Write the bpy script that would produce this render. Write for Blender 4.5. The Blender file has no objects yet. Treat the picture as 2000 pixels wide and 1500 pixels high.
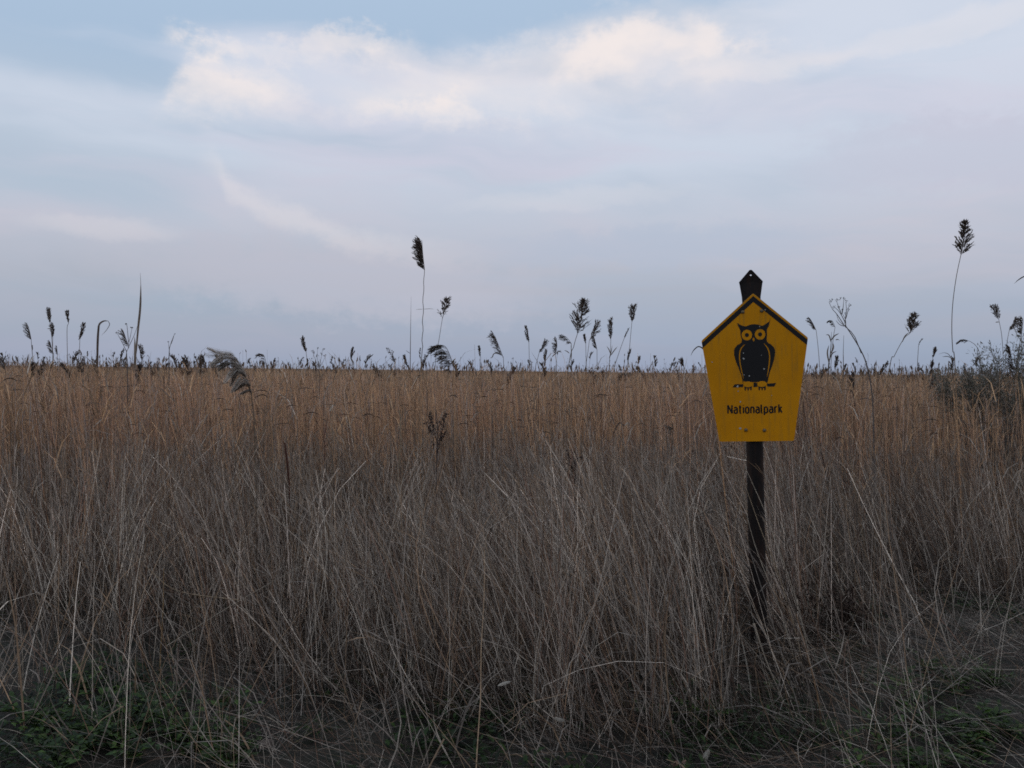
import bpy, math, random
import numpy as np
from mathutils import Vector, Matrix

sc = bpy.context.scene
COL = sc.collection
rng = np.random.default_rng(11)
random.seed(7)
R = math.radians

# ------------------------------------------------------------------ camera
F = 1600.0            # focal length in pixels of the 2000 px wide photograph
CAM_H = 1.39
PITCH, ROLL = R(-0.9), R(-0.62)
cd = bpy.data.cameras.new('camera')
cam = bpy.data.objects.new('camera', cd)
COL.objects.link(cam)
cd.sensor_width = 36.0
cd.lens = 36.0 * F / 2000.0
cd.clip_end = 20000.0
cd.clip_start = 0.05
CAM_M = (Matrix.Translation((0, 0, CAM_H)) @ Matrix.Rotation(R(90) + PITCH, 4, 'X') @ Matrix.Rotation(-ROLL, 4, 'Z'))
cam.matrix_world = CAM_M
sc.camera = cam


def P(px, py, d):
    """World point seen at photo pixel px, py at camera depth d (metres)."""
    return CAM_M @ Vector(((px - 1000) / F * d, (750 - py) / F * d, -d))


# ------------------------------------------------------------------ exposure
sc.render.engine = 'CYCLES'
sc.view_settings.view_transform = 'Standard'
sc.view_settings.look = 'None'
sc.view_settings.exposure = 0.0
sc.view_settings.gamma = 1.0
sc.view_settings.use_curve_mapping = False
sc.cycles.max_bounces = 5
sc.cycles.diffuse_bounces = 3
sc.cycles.glossy_bounces = 2
sc.cycles.transmission_bounces = 3
sc.cycles.transparent_max_bounces = 4
sc.cycles.use_denoising = False
sc.cycles.filter_width = 1.7
sc.render.use_persistent_data = False

# ------------------------------------------------------------------ sky
SUN_EL, SUN_AZ = R(4.0), R(-62.0)      # azimuth measured from the view direction, clockwise
world = bpy.data.worlds.new('World')
sc.world = world
world.use_nodes = True
wn = world.node_tree
wn.nodes.clear()


def nd(t, kind, **kw):
    n = t.nodes.new(kind)
    for k, v in kw.items():
        setattr(n, k, v)
    return n


def setin(t, sock, v):
    if isinstance(v, bpy.types.NodeSocket):
        t.links.new(v, sock)
    elif isinstance(v, (tuple, list)) and len(v) == 3 and sock.type == 'RGBA':
        sock.default_value = (*v, 1)
    else:
        sock.default_value = v


def mth(t, op, a, b=None, c=None, clamp=False):
    n = nd(t, 'ShaderNodeMath', operation=op, use_clamp=clamp)
    setin(t, n.inputs[0], a)
    if b is not None:
        setin(t, n.inputs[1], b)
    if c is not None:
        setin(t, n.inputs[2], c)
    return n.outputs[0]


def mixc(t, f, a, b, blend='MIX'):
    n = nd(t, 'ShaderNodeMix', data_type='RGBA', blend_type=blend)
    setin(t, n.inputs[0], f)
    setin(t, n.inputs[6], a)
    setin(t, n.inputs[7], b)
    return n.outputs[2]


def remap(t, v, a, b, c=0.0, d=1.0, smooth=True):
    n = nd(t, 'ShaderNodeMapRange', interpolation_type='SMOOTHSTEP' if smooth else 'LINEAR')
    setin(t, n.inputs[0], v)
    for i, x in enumerate((a, b, c, d)):
        setin(t, n.inputs[1 + i], x)
    return n.outputs[0]


def noise(t, vec, scale, detail=4.0, rough=0.55, dist=0.0):
    n = nd(t, 'ShaderNodeTexNoise')
    setin(t, n.inputs['Vector'], vec)
    n.inputs['Scale'].default_value = scale
    n.inputs['Detail'].default_value = detail
    n.inputs['Roughness'].default_value = rough
    n.inputs['Distortion'].default_value = dist
    return n.outputs[0]


def comb(t, x, y, z):
    n = nd(t, 'ShaderNodeCombineXYZ')
    for i, v in enumerate((x, y, z)):
        setin(t, n.inputs[i], v)
    return n.outputs[0]


def fcurve(t, v, pts):
    """piecewise smooth function of v; pts are (v, y) with any range"""
    x0, x1 = pts[0][0], pts[-1][0]
    ys = [p[1] for p in pts]
    y0, y1 = min(ys), max(ys)
    n = nd(t, 'ShaderNodeFloatCurve')
    c = n.mapping.curves[0]
    q = [((p[0] - x0) / (x1 - x0), (p[1] - y0) / (y1 - y0)) for p in pts]
    c.points[0].location = q[0]
    c.points[1].location = q[-1]
    for p in q[1:-1]:
        c.points.new(*p)
    n.mapping.update()
    setin(t, n.inputs[1], remap(t, v, x0, x1, smooth=False))
    return mth(t, 'MULTIPLY_ADD', n.outputs[0], y1 - y0, y0)


def rgb(r, g, b):
    """8 bit sRGB to linear"""
    f = lambda c: c / 12.92 if c <= 0.04045 else ((c + 0.055) / 1.055) ** 2.4
    return tuple(f(v / 255.0) for v in (r, g, b))


STR = 0.1
K = 1.0 / STR


def skyc(r, g, b):
    return tuple(v * K for v in rgb(r, g, b))


tc = nd(wn, 'ShaderNodeTexCoord')
sep = nd(wn, 'ShaderNodeSeparateXYZ')
wn.links.new(tc.outputs['Generated'], sep.inputs[0])
dx, dy, dz = sep.outputs
az = mth(wn, 'MULTIPLY', mth(wn, 'ARCTAN2', dx, dy), 57.29578)       # degrees, 0 = view direction
el = mth(wn, 'MULTIPLY', mth(wn, 'ARCSINE', dz), 57.29578)
sky = nd(wn, 'ShaderNodeTexSky', sky_type='NISHITA')
sky.sun_disc = False
sky.sun_elevation = SUN_EL
sky.sun_rotation = SUN_AZ
sky.air_density = 1.0
sky.dust_density = 0.6
sky.ozone_density = 2.0


def eramp(stops):
    """colour by elevation in degrees"""
    n = nd(wn, 'ShaderNodeValToRGB')
    e = n.color_ramp.elements
    e[0].position, e[0].color = 0.0, (*rgb(*stops[0][1]), 1)
    e[1].position, e[1].color = 1.0, (*rgb(*stops[-1][1]), 1)
    for d_, c_ in stops[1:-1]:
        k_ = e.new(d_ / 40.0)
        k_.color = (*rgb(*c_), 1)
    wn.links.new(remap(wn, el, 0, 40, smooth=False), n.inputs[0])
    v_ = nd(wn, 'ShaderNodeVectorMath', operation='SCALE')
    wn.links.new(n.outputs[0], v_.inputs[0])
    v_.inputs['Scale'].default_value = K
    return v_.outputs[0]


# clear air between the clouds, paler and greyer towards the horizon
haze_c = eramp([(0, (151, 165, 189)), (4, (163, 178, 199)), (9, (182, 196, 214)), (14, (186, 201, 219)), (20, (176, 198, 223)), (26, (182, 204, 229)), (40, (180, 203, 229))])
base = mixc(wn, 0.90, sky.outputs[0], haze_c)
veil_col = eramp([(0, (152, 163, 187)), (2.5, (165, 173, 190)), (5.5, (174, 179, 192)), (9, (190, 195, 209)), (14, (203, 212, 227)), (19, (211, 218, 232)), (40, (212, 219, 233))])
veil_col2 = eramp([(0, (154, 165, 187)), (2.5, (174, 176, 192)), (5.5, (188, 188, 201)), (9, (199, 197, 209)), (14, (205, 206, 222)), (19, (214, 216, 230)), (40, (214, 217, 230))])

# cloud noise lives on az/el, stretched along the horizon, with a domain warp
v0 = comb(wn, mth(wn, 'MULTIPLY', az, 0.055), mth(wn, 'MULTIPLY', el, 0.13), 3.1)
warpd = mth(wn, 'MULTIPLY', mth(wn, 'SUBTRACT', noise(wn, v0, 1.6, 3, 0.5), 0.5), 5.0)
elw = mth(wn, 'ADD', mth(wn, 'ADD', el, warpd), mth(wn, 'MULTIPLY', az, 0.06))
veil_n = noise(wn, comb(wn, mth(wn, 'MULTIPLY', az, 0.030), mth(wn, 'MULTIPLY', elw, 0.16), 0.7), 1.3, 5, 0.50)
tint_n = noise(wn, comb(wn, mth(wn, 'MULTIPLY', az, 0.028), mth(wn, 'MULTIPLY', elw, 0.17), 4.4), 1.4, 4, 0.5)
mul = lambda a, k: mth(wn, 'MULTIPLY', a, k)
gap = mth(wn, 'MULTIPLY', mth(wn, 'MULTIPLY', remap(wn, az, -12, -24), remap(wn, el, 8, 11)), remap(wn, el, 17, 14))
top = mth(wn, 'MULTIPLY', mth(wn, 'MAXIMUM', remap(wn, el, 19.0, 23.5), mul(mth(wn, 'MULTIPLY', remap(wn, el, 15.5, 19), remap(wn, az, -16, -25)), 0.8)), remap(wn, az, 22, 8))
cut = add_ = mth(wn, 'ADD', mth(wn, 'MULTIPLY', gap, 0.20), mth(wn, 'MULTIPLY', top, 0.44))
veil = remap(wn, mth(wn, 'SUBTRACT', veil_n, cut), 0.16, 0.56)
vcol = mixc(wn, remap(wn, tint_n, 0.42, 0.66), veil_col, veil_col2)
c1 = mixc(wn, mth(wn, 'MULTIPLY', veil, 0.92), base, vcol)

# blue grey streaks low over the horizon
vs = comb(wn, mth(wn, 'MULTIPLY', az, 0.014), mth(wn, 'MULTIPLY', mth(wn, 'ADD', el, mth(wn, 'MULTIPLY', warpd, 0.25)), 0.24), 9.0)
st = mth(wn, 'MULTIPLY', remap(wn, noise(wn, vs, 1.7, 4, 0.5), 0.45, 0.68), remap(wn, el, 15, 8))
c1 = mixc(wn, mth(wn, 'MULTIPLY', st, 0.40), c1, haze_c)

fine = noise(wn, comb(wn, mth(wn, 'MULTIPLY', az, 0.16), mth(wn, 'MULTIPLY', el, 0.24), 5.5), 2.0, 10, 0.64, 0.1)
soft = noise(wn, comb(wn, mth(wn, 'MULTIPLY', az, 0.10), mth(wn, 'MULTIPLY', el, 0.18), 1.0), 1.6, 4, 0.5, 0.2)
finec = mth(wn, 'SUBTRACT', fine, 0.5)


def bank(edge_pts, f0, f1, a0, a1, b0, b1, amp, rimw=1.1):
    """sunlit bank: crisp ragged upper edge, melting away downwards between elevations f1 and f0"""
    e_ = mth(wn, 'ADD', fcurve(wn, az, edge_pts), mth(wn, 'MULTIPLY', finec, amp))
    below = mth(wn, 'SUBTRACT', e_, el)
    m_ = mth(wn, 'MULTIPLY', remap(wn, below, -0.2, rimw), remap(wn, mth(wn, 'ADD', el, mth(wn, 'MULTIPLY', finec, 4.0)), f0, f1))
    return mth(wn, 'MULTIPLY', m_, mth(wn, 'MULTIPLY', remap(wn, az, a0, a1), remap(wn, az, b1, b0)))


def blob(a0, e0, ra, re, slope=0.0):
    """soft patch in the sky round azimuth a0, elevation e0"""
    a = mth(wn, 'DIVIDE', mth(wn, 'SUBTRACT', az, a0), ra)
    e = mth(wn, 'SUBTRACT', mth(wn, 'SUBTRACT', el, e0), mth(wn, 'MULTIPLY', mth(wn, 'SUBTRACT', az, a0), slope))
    e = mth(wn, 'DIVIDE', mth(wn, 'ADD', e, mth(wn, 'MULTIPLY', finec, re * 2.0)), re)
    return remap(wn, mth(wn, 'ADD', mth(wn, 'MULTIPLY', a, a), mth(wn, 'MULTIPLY', e, e)), 1.0, 0.0)


def add(*v):
    r = v[0]
    for x in v[1:]:
        r = mth(wn, 'ADD', r, x)
    return r


lobe = bank([(-40, 13), (-25, 15.6), (-23.4, 17.0), (-22.6, 18.9), (-20.6, 20.0), (-18, 20.0), (-16, 19.6), (-13.7, 18.6), (-10, 17.4), (30, 16)], 15.2, 18.6, -24.6, -22.8, -17.5, -8.5, 4.5, 2.2)
ridge = bank([(-40, 20), (-18, 20.5), (-14, 21.5), (-11.3, 21.4), (-9.2, 22.5), (-5.4, 21.9), (-1.8, 22.1), (1.8, 23.0), (5.4, 23.6), (10.3, 24.0), (14, 22.8), (19, 21.0), (23.6, 19.8), (34, 18.5)],
             15.5, 21.6, -15.0, -9.0, 9.0, 27.0, 6.0, 2.1)
wisp_top = bank([(-40, 20), (-23.2, 21.0), (-20.6, 20.9), (-18, 20.8), (-15.4, 21.2), (-13.4, 21.9), (-9.2, 22.5), (0, 22)], 19.2, 20.4, -23.8, -22.0, -11.0, -6.0, 4.5, 0.7)
lower = bank([(-30, 16.5), (-14, 17.4), (-9, 18.2), (-5, 18.4), (0, 17.8), (8, 17.5)], 16.0, 18.0, -13.0, -8.0, -5.0, 3.0, 4.5, 1.0)
lump = remap(wn, soft, 0.36, 0.62, 0.38, 1.0)
bright = add(mul(mth(wn, 'MULTIPLY', ridge, lump), 0.72), mul(mth(wn, 'MULTIPLY', lobe, mth(wn, 'MULTIPLY_ADD', lump, 0.5, 0.5)), 0.84), mul(mth(wn, 'MULTIPLY', wisp_top, lump), 0.60), mul(lower, 0.40), mul(blob(0.0, 18.6, 14.0, 2.4, 0.08), 0.14),
             mul(blob(9.0, 21.8, 11.0, 2.6, 0.08), 0.22), mul(blob(-26.5, 8.6, 5.5, 0.9, 0.0), 0.16),
             mul(blob(4.0, 11.8, 10.0, 0.9, 0.07), 0.13), mul(blob(28.0, 20.5, 10.0, 1.0, 0.10), 0.22), mul(blob(18.0, 19.6, 6.0, 0.9, 0.02), 0.22))
# trailing wisp that curls down to the right under the gap
wline = fcurve(wn, az, [(-40, 15.0), (-20.4, 13.2), (-19.2, 11.8), (-15.4, 10.1), (-10.6, 8.7), (-5.4, 8.0), (4, 7.7), (20, 7.6)])
wd = mth(wn, 'SUBTRACT', el, mth(wn, 'ADD', wline, mul(finec, 2.6)))
wisp = mth(wn, 'MULTIPLY', remap(wn, mth(wn, 'ABSOLUTE', wd), 1.3, 0.0), mth(wn, 'MULTIPLY', remap(wn, az, -21.5, -19.0), remap(wn, az, 1, -14)))
# blue pocket between the two lobes
bright = mth(wn, 'MULTIPLY', bright, mth(wn, 'SUBTRACT', 1.0, mul(blob(-10.8, 19.4, 4.6, 1.5, 0.03), 0.72)))
bright = mth(wn, 'ADD', bright, mul(wisp, 0.24))
c1 = mixc(wn, mul(blob(-11.0, 6.0, 19.0, 3.4, -0.05), 0.62), c1, skyc(191, 191, 204))
c1 = mixc(wn, mul(blob(10.0, 8.6, 15.0, 1.8, 0.02), 0.50), c1, skyc(176, 189, 209))
c1 = mixc(wn, mul(blob(28.0, 13.4, 12.0, 3.0, 0.0), 0.50), c1, skyc(193, 194, 211))
bright = mth(wn, 'MINIMUM', bright, 0.95)
c2 = mixc(wn, bright, c1, skyc(245, 235, 232))
# the rest of the dome carries the same broken veil with the odd pale bank
far_b = remap(wn, noise(wn, comb(wn, mul(az, 0.02), mul(el, 0.05), 7.7), 1.6, 6, 0.55), 0.52, 0.7)
far_b = mth(wn, 'MULTIPLY', far_b, remap(wn, mth(wn, 'MAXIMUM', mth(wn, 'ABSOLUTE', az), mul(el, 1.3)), 38, 55))
c3 = mixc(wn, mul(far_b, 0.4), c2, skyc(226, 220, 222))
# added falloff: sky dimmed behind the viewer to darken surfaces that face the viewer
rear_dim = mth(wn, 'MULTIPLY_ADD', mth(wn, 'COSINE', mul(mth(wn, 'ADD', az, 20.0), 0.01745)), 0.5, 0.5)
rear_dim = remap(wn, mth(wn, 'MULTIPLY', rear_dim, 1.0), 0.0, 0.70, 0.72, 1.0)
rear_dim = mth(wn, 'MAXIMUM', rear_dim, remap(wn, el, 25, 70, 0.6, 1.0))  # overhead sky raised again to brighten the ground
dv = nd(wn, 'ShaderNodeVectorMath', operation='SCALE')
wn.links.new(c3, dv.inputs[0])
wn.links.new(rear_dim, dv.inputs['Scale'])
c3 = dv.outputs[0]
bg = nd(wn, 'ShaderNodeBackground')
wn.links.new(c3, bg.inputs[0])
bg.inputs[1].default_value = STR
wo = nd(wn, 'ShaderNodeOutputWorld')
wn.links.new(bg.outputs[0], wo.inputs[0])
world.cycles.sampling_method = 'MANUAL'
world.cycles.sample_map_resolution = 512

# ------------------------------------------------------------------ sun: almost down, behind thin cloud
sl = bpy.data.lights.new('sun', 'SUN')
sl.energy = 0.30
sl.angle = R(15)
sl.color = (1.0, 0.80, 0.62)
sun = bpy.data.objects.new('sun', sl)
COL.objects.link(sun)
sdir = Vector((math.sin(SUN_AZ) * math.cos(SUN_EL), math.cos(SUN_AZ) * math.cos(SUN_EL), math.sin(SUN_EL)))
sun.rotation_euler = sdir.to_track_quat('Z', 'Y').to_euler()
sun.location = (-20, -20, 20)


# ------------------------------------------------------------------ helpers
def tag(o, label=None, cat=None, group=None, kind=None):
    if label: o['label'] = label
    if cat: o['category'] = cat
    if group: o['group'] = group
    if kind: o['kind'] = kind
    return o


def empty(name, loc, label, cat, group=None):
    o = bpy.data.objects.new(name, None)
    o.empty_display_size = 0.05
    o.location = loc
    COL.objects.link(o)
    return tag(o, label, cat, group)


def link(name, me, parent=None, loc=None):
    o = bpy.data.objects.new(name, me)
    COL.objects.link(o)
    if parent is not None:
        o.parent = parent
    if loc is not None:
        o.location = loc
    return o


def unit(v):
    n = np.linalg.norm(v, axis=-1, keepdims=True)
    return v / np.maximum(n, 1e-9)


class Geo:
    """Collects ribbons, tubes and polygons with one tint per vertex; builds one mesh."""

    def __init__(self):
        self.v, self.f, self.c, self.n = [], [], [], 0
        self.tri = []

    def ribbons(self, path, width, side, tint):
        """path N,K,3  width N,K  side N,3 (or N,K,3)  tint N,3 or N,K,3"""
        path = np.asarray(path, float)
        N, k, _ = path.shape
        width = np.broadcast_to(np.asarray(width, float), (N, k))
        side = np.asarray(side, float)
        if side.ndim == 2:
            side = np.repeat(side[:, None, :], k, 1)
        tint = np.asarray(tint, float)
        if tint.ndim == 1:
            tint = np.broadcast_to(tint, (N, 3))
        if tint.ndim == 2:
            tint = np.repeat(tint[:, None, :], k, 1)
        off = side * (width * 0.5)[:, :, None]
        vv = np.stack([path - off, path + off], 2).reshape(-1, 3)
        cc = np.repeat(tint[:, :, None, :], 2, 2).reshape(-1, 3)
        i = np.arange(N)[:, None] * (2 * k) + np.arange(k - 1)[None, :] * 2 + self.n
        q = np.stack([i, i + 1, i + 3, i + 2], -1).reshape(-1, 4)
        self.v.append(vv); self.c.append(cc); self.f.append(q); self.n += len(vv)

    def tube(self, pts, rad, tint, sides=5, cap=True):
        pts = np.asarray(pts, float)
        k = len(pts)
        rad = np.broadcast_to(np.asarray(rad, float), (k,))
        tan = unit(np.gradient(pts, axis=0))
        ref = np.array([0.0, 1.0, 0.0]) if abs(tan[0][1]) < 0.9 else np.array([1.0, 0, 0])
        a = unit(np.cross(tan, ref)); b = np.cross(tan, a)
        ang = np.arange(sides) * 2 * math.pi / sides
        ring = pts[:, None, :] + rad[:, None, None] * (np.cos(ang)[None, :, None] * a[:, None, :] + np.sin(ang)[None, :, None] * b[:, None, :])
        vv = ring.reshape(-1, 3)
        i = np.arange(k - 1)[:, None] * sides
        j = np.arange(sides)[None, :]
        j2 = (j + 1) % sides
        q = np.stack([i + j, i + j2, i + sides + j2, i + sides + j], -1).reshape(-1, 4) + self.n
        self.v.append(vv)
        self.c.append(np.broadcast_to(np.asarray(tint, float), (len(vv), 3)) if np.ndim(tint) == 1 else np.repeat(np.asarray(tint, float), sides, 0))
        self.f.append(q); self.n += len(vv)

    def blobs(self, pos, size, tint, stretch=1.0, axis=None):
        """small octahedral seeds"""
        pos = np.asarray(pos, float)
        N = len(pos)
        size = np.broadcast_to(np.asarray(size, float), (N,))
        o = np.array([[1, 0, 0], [0, 1, 0], [-1, 0, 0], [0, -1, 0], [0, 0, stretch], [0, 0, -stretch]], float)
        M = unit(rng.normal(size=(N, 3, 3)))
        vv = pos[:, None, :] + np.einsum('kj,nji->nki', o, M) * size[:, None, None] * 0.8
        fa = np.array([[0, 1, 4], [1, 2, 4], [2, 3, 4], [3, 0, 4], [1, 0, 5], [2, 1, 5], [3, 2, 5], [0, 3, 5]])
        t = (np.arange(N)[:, None, None] * 6 + fa[None]).reshape(-1, 3) + self.n
        self.tri.append(t)
        self.v.append(vv.reshape(-1, 3))
        tint = np.asarray(tint, float)
        tint = np.broadcast_to(tint, (N, 3)) if tint.ndim == 1 else tint
        self.c.append(np.repeat(tint, 6, 0)); self.n += N * 6

    def mesh(self, name, mat, origin=(0, 0, 0), smooth=True):
        v = np.concatenate(self.v).astype(np.float32) - np.asarray(origin, np.float32)
        c = np.concatenate(self.c).astype(np.float32)
        q = np.concatenate(self.f).astype(np.int32) if self.f else np.zeros((0, 4), np.int32)
        t = np.concatenate(self.tri).astype(np.int32) if self.tri else np.zeros((0, 3), np.int32)
        me = bpy.data.meshes.new(name)
        me.vertices.add(len(v))
        me.vertices.foreach_set('co', v.ravel())
        me.loops.add(q.size + t.size)
        me.loops.foreach_set('vertex_index', np.concatenate([q.ravel(), t.ravel()]))
        me.polygons.add(len(q) + len(t))
        st = np.concatenate([np.arange(len(q)) * 4, q.size + np.arange(len(t)) * 3]).astype(np.int32)
        me.polygons.foreach_set('loop_start', st)
        if smooth:
            me.polygons.foreach_set('use_smooth', np.ones(len(st), bool))
        me.update(calc_edges=True)
        at = me.attributes.new('tint', 'FLOAT_COLOR', 'POINT')
        at.data.foreach_set('color', np.concatenate([c, np.ones((len(c), 1), np.float32)], 1).ravel())
        me.materials.append(mat)
        return me


def spline(pts, n):
    """Catmull-Rom through pts, n samples, even spacing per segment"""
    p = np.asarray(pts, float)
    if len(p) == 2:
        return p[0] + (p[1] - p[0]) * np.linspace(0, 1, n)[:, None]
    q = np.vstack([2 * p[0] - p[1], p, 2 * p[-1] - p[-2]])
    u = np.linspace(0, len(p) - 1 - 1e-6, n)
    i = u.astype(int); t = (u - i)[:, None]
    a, b, c, d = q[i], q[i + 1], q[i + 2], q[i + 3]
    return 0.5 * (2 * b + (c - a) * t + (2 * a - 5 * b + 4 * c - d) * t ** 2 + (3 * b - a - 3 * c + d) * t ** 3)


def vnoise(x, y, scale, seed):
    g = np.random.default_rng(seed).random((64, 64))
    u, v = np.asarray(x) / scale + 1000.3, np.asarray(y) / scale + 1000.7
    i, j = np.floor(u).astype(int), np.floor(v).astype(int)
    a, b = u - i, v - j
    a, b = a * a * (3 - 2 * a), b * b * (3 - 2 * b)
    G = lambda p, q: g[p % 64, q % 64]
    return (G(i, j) * (1 - a) + G(i + 1, j) * a) * (1 - b) + (G(i, j + 1) * (1 - a) + G(i + 1, j + 1) * a) * b


def gz(x, y):
    return 0.05 * (vnoise(x, y, 1.1, 5) - 0.5) + 0.03 * (vnoise(x, y, 0.35, 6) - 0.5)


# ------------------------------------------------------------------ materials
def mat_plant(name, trans=0.25, rough=0.75, spec=0.15, var=0.25):
    m = bpy.data.materials.new(name)
    m.use_nodes = True
    t = m.node_tree
    t.nodes.clear()
    a = nd(t, 'ShaderNodeAttribute', attribute_name='tint')
    geo = nd(t, 'ShaderNodeNewGeometry')
    n = noise(t, geo.outputs['Position'], 38.0, 2, 0.6)
    f = remap(t, n, 0.3, 0.7, 1 - var, 1 + var, smooth=False)
    c = mixc(t, 1.0, a.outputs['Color'], comb(t, f, f, f), 'MULTIPLY')
    p = nd(t, 'ShaderNodeBsdfPrincipled')
    t.links.new(c, p.inputs['Base Color'])
    p.inputs['Roughness'].default_value = rough
    p.inputs['Specular IOR Level'].default_value = spec
    out = nd(t, 'ShaderNodeOutputMaterial')
    if trans > 0:
        tr = nd(t, 'ShaderNodeBsdfTranslucent')
        t.links.new(c, tr.inputs[0])
        mx = nd(t, 'ShaderNodeMixShader')
        mx.inputs[0].default_value = trans
        t.links.new(p.outputs[0], mx.inputs[1])
        t.links.new(tr.outputs[0], mx.inputs[2])
        t.links.new(mx.outputs[0], out.inputs[0])
    else:
        t.links.new(p.outputs[0], out.inputs[0])
    return m


M_STRAW = mat_plant('dry_straw', 0.22)
M_PLUME = mat_plant('reed_plume', 0.28, 0.9, 0.05)
M_GREEN = mat_plant('green_leaf', 0.3, 0.5, 0.3)
M_DARK = mat_plant('withered_stem', 0.05, 0.85, 0.1)


def mat_ground():
    m = bpy.data.materials.new('marsh_soil')
    m.use_nodes = True
    t = m.node_tree
    p = t.nodes['Principled BSDF']
    g = nd(t, 'ShaderNodeNewGeometry')
    n1 = noise(t, g.outputs['Position'], 1.3, 5, 0.6)
    n2 = noise(t, g.outputs['Position'], 22.0, 5, 0.65)
    c = mixc(t, remap(t, n1, 0.4, 0.62), (0.022, 0.017, 0.012), (0.045, 0.034, 0.023))
    c = mixc(t, remap(t, n2, 0.45, 0.62), c, (0.014, 0.017, 0.008))
    t.links.new(c, p.inputs['Base Color'])
    p.inputs['Roughness'].default_value = 0.95
    b = nd(t, 'ShaderNodeBump')
    b.inputs['Strength'].default_value = 0.8
    b.inputs['Distance'].default_value = 0.03
    t.links.new(n2, b.inputs['Height'])
    t.links.new(b.outputs[0], p.inputs['Normal'])
    return m


# ------------------------------------------------------------------ ground
def grid_mesh(name, xs, ys, zf, mat):
    X, Y = np.meshgrid(xs, ys)
    Z = zf(X, Y)
    v = np.stack([X, Y, Z], -1).reshape(-1, 3).astype(np.float32)
    nx, ny = len(xs), len(ys)
    i = (np.arange(ny - 1)[:, None] * nx + np.arange(nx - 1)[None, :]).ravel()
    q = np.stack([i, i + 1, i + nx + 1, i + nx], -1).astype(np.int32)
    me = bpy.data.meshes.new(name)
    me.vertices.add(len(v)); me.vertices.foreach_set('co', v.ravel())
    me.loops.add(q.size); me.loops.foreach_set('vertex_index', q.ravel())
    me.polygons.add(len(q)); me.polygons.foreach_set('loop_start', (np.arange(len(q)) * 4).astype(np.int32))
    me.polygons.foreach_set('use_smooth', np.ones(len(q), bool))
    me.update(calc_edges=True)
    me.materials.append(mat)
    return me


near = lambda X, Y: gz(X, Y) * np.clip((30 - np.hypot(X, Y)) / 10, 0, 1)
axis_x = np.concatenate([[-6000, -2000, -500, -120, -50, -25], np.arange(-14, 14.01, 0.14), [25, 50, 120, 500, 2000, 6000]])
axis_y = np.concatenate([[-3000, -600, -120, -30, -8], np.arange(-2, 16.01, 0.14), [20, 30, 60, 150, 600, 2000, 7000]])
tag(link('ground', grid_mesh('ground', axis_x, axis_y, near, mat_ground())), kind='structure')


# ------------------------------------------------------------------ grass and reed fields
def wedge(n, d0, d1, half=0.72, pw=1.0):
    """random points in the wedge of land in front of the viewer, even per area when pw = 1"""
    u = rng.random(n)
    e = 1.0 + pw
    d = (d0 ** e + u * (d1 ** e - d0 ** e)) ** (1 / e)
    x = (rng.random(n) * 2 - 1) * (half * d + 0.5)
    return x, d


def grow(x, y, h, th0, phi, curl, k, kink=None, z0=None):
    """stem paths; th0 lean from vertical, phi heading, curl extra lean gathered to the tip"""
    n = len(x)
    th = np.array(th0, float)
    ph = np.array(phi, float)
    pos = np.stack([x, y, gz(x, y) - 0.01 if z0 is None else z0], -1)
    out = [pos]
    seg = h / (k - 1)
    kk = rng.integers(1, k - 1, n) if kink is not None and k > 2 else None
    for i in range(k - 1):
        if kk is not None:
            hit = (kk == i) & kink
            th = np.where(hit, th + rng.uniform(0.5, 1.7, n), th)
            ph = np.where(hit, ph + rng.normal(0, 0.8, n), ph)
        d = np.stack([np.sin(th) * np.cos(ph), np.sin(th) * np.sin(ph), np.cos(th)], -1)
        pos = pos + d * seg[:, None]
        pos[:, 2] = np.maximum(pos[:, 2], gz(pos[:, 0], pos[:, 1]) + 0.006)
        out.append(pos)
        th = th + curl * (0.5 + i) / k + rng.normal(0, 0.05, n)
    return np.stack(out, 1)


def rside(n):
    a = rng.uniform(0, math.pi, n)
    return np.stack([np.cos(a), np.sin(a), rng.normal(0, 0.2, n)], -1)


def taper(w, k, tip=0.35):
    return w[:, None] * np.linspace(1, tip, k)[None, :]


def tints(n, cols, wts, jit=0.18):
    cols = np.asarray(cols, float)
    i = rng.choice(len(cols), n, p=np.asarray(wts) / np.sum(wts))
    return cols[i] * np.exp(rng.normal(0, jit, n))[:, None]


def front(x):
    """distance at which the standing grass begins, for lateral position x"""
    xs = np.array([-6, -3.2, -2.2, -1.5, -0.9, -0.3, 0.6, 1.15, 1.4, 1.7, 2.2, 3.0, 6])
    ds = np.array([4.3, 4.25, 4.15, 3.85, 3.3, 2.95, 2.85, 2.95, 3.4, 4.45, 4.7, 4.7, 4.8])
    return np.interp(x, xs, ds) + 0.35 * (vnoise(x, x * 0 + 3, 0.4, 9) - 0.5)


def lean_field(x, y):
    """general lean of the stems: nearly upright on the left, to the left on the right half"""
    return np.interp(x / y, [-0.7, -0.35, -0.1, 0.1, 0.3, 0.7], [0.02, 0.04, 0.16, 0.20, 0.30, 0.22])


GREY = (0.285, 0.235, 0.195)
PALE = (0.56, 0.465, 0.375)
TAN = (0.31, 0.205, 0.13)
RUST = (0.21, 0.122, 0.085)
DARKB = (0.075, 0.052, 0.04)
GOLD = (0.66, 0.405, 0.225)


def keep_grass(x, y, soft=0.35, edge_keep=0.10):
    f = front(x)
    p = np.clip((y - f) / soft, 0, 1)
    p = np.maximum(p, edge_keep * (y > f - 1.0))
    clump = vnoise(x, y, 0.28, 21) * 0.6 + vnoise(x, y, 0.11, 22) * 0.4
    p = p * np.clip((clump - 0.30) / 0.28, 0.08, 1)
    # trodden gap in front of the post, thinner where the stems beside it lean across
    q = x / y
    gap = (np.abs(q - 0.3045) < 0.022) & (y < 3.82)
    side = (q > 0.28) & (q < 0.42) & (y < 3.80)
    p = np.where(gap, p * 0.03, np.where(side, p * 0.20, p))
    return rng.random(len(x)) < p


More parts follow.
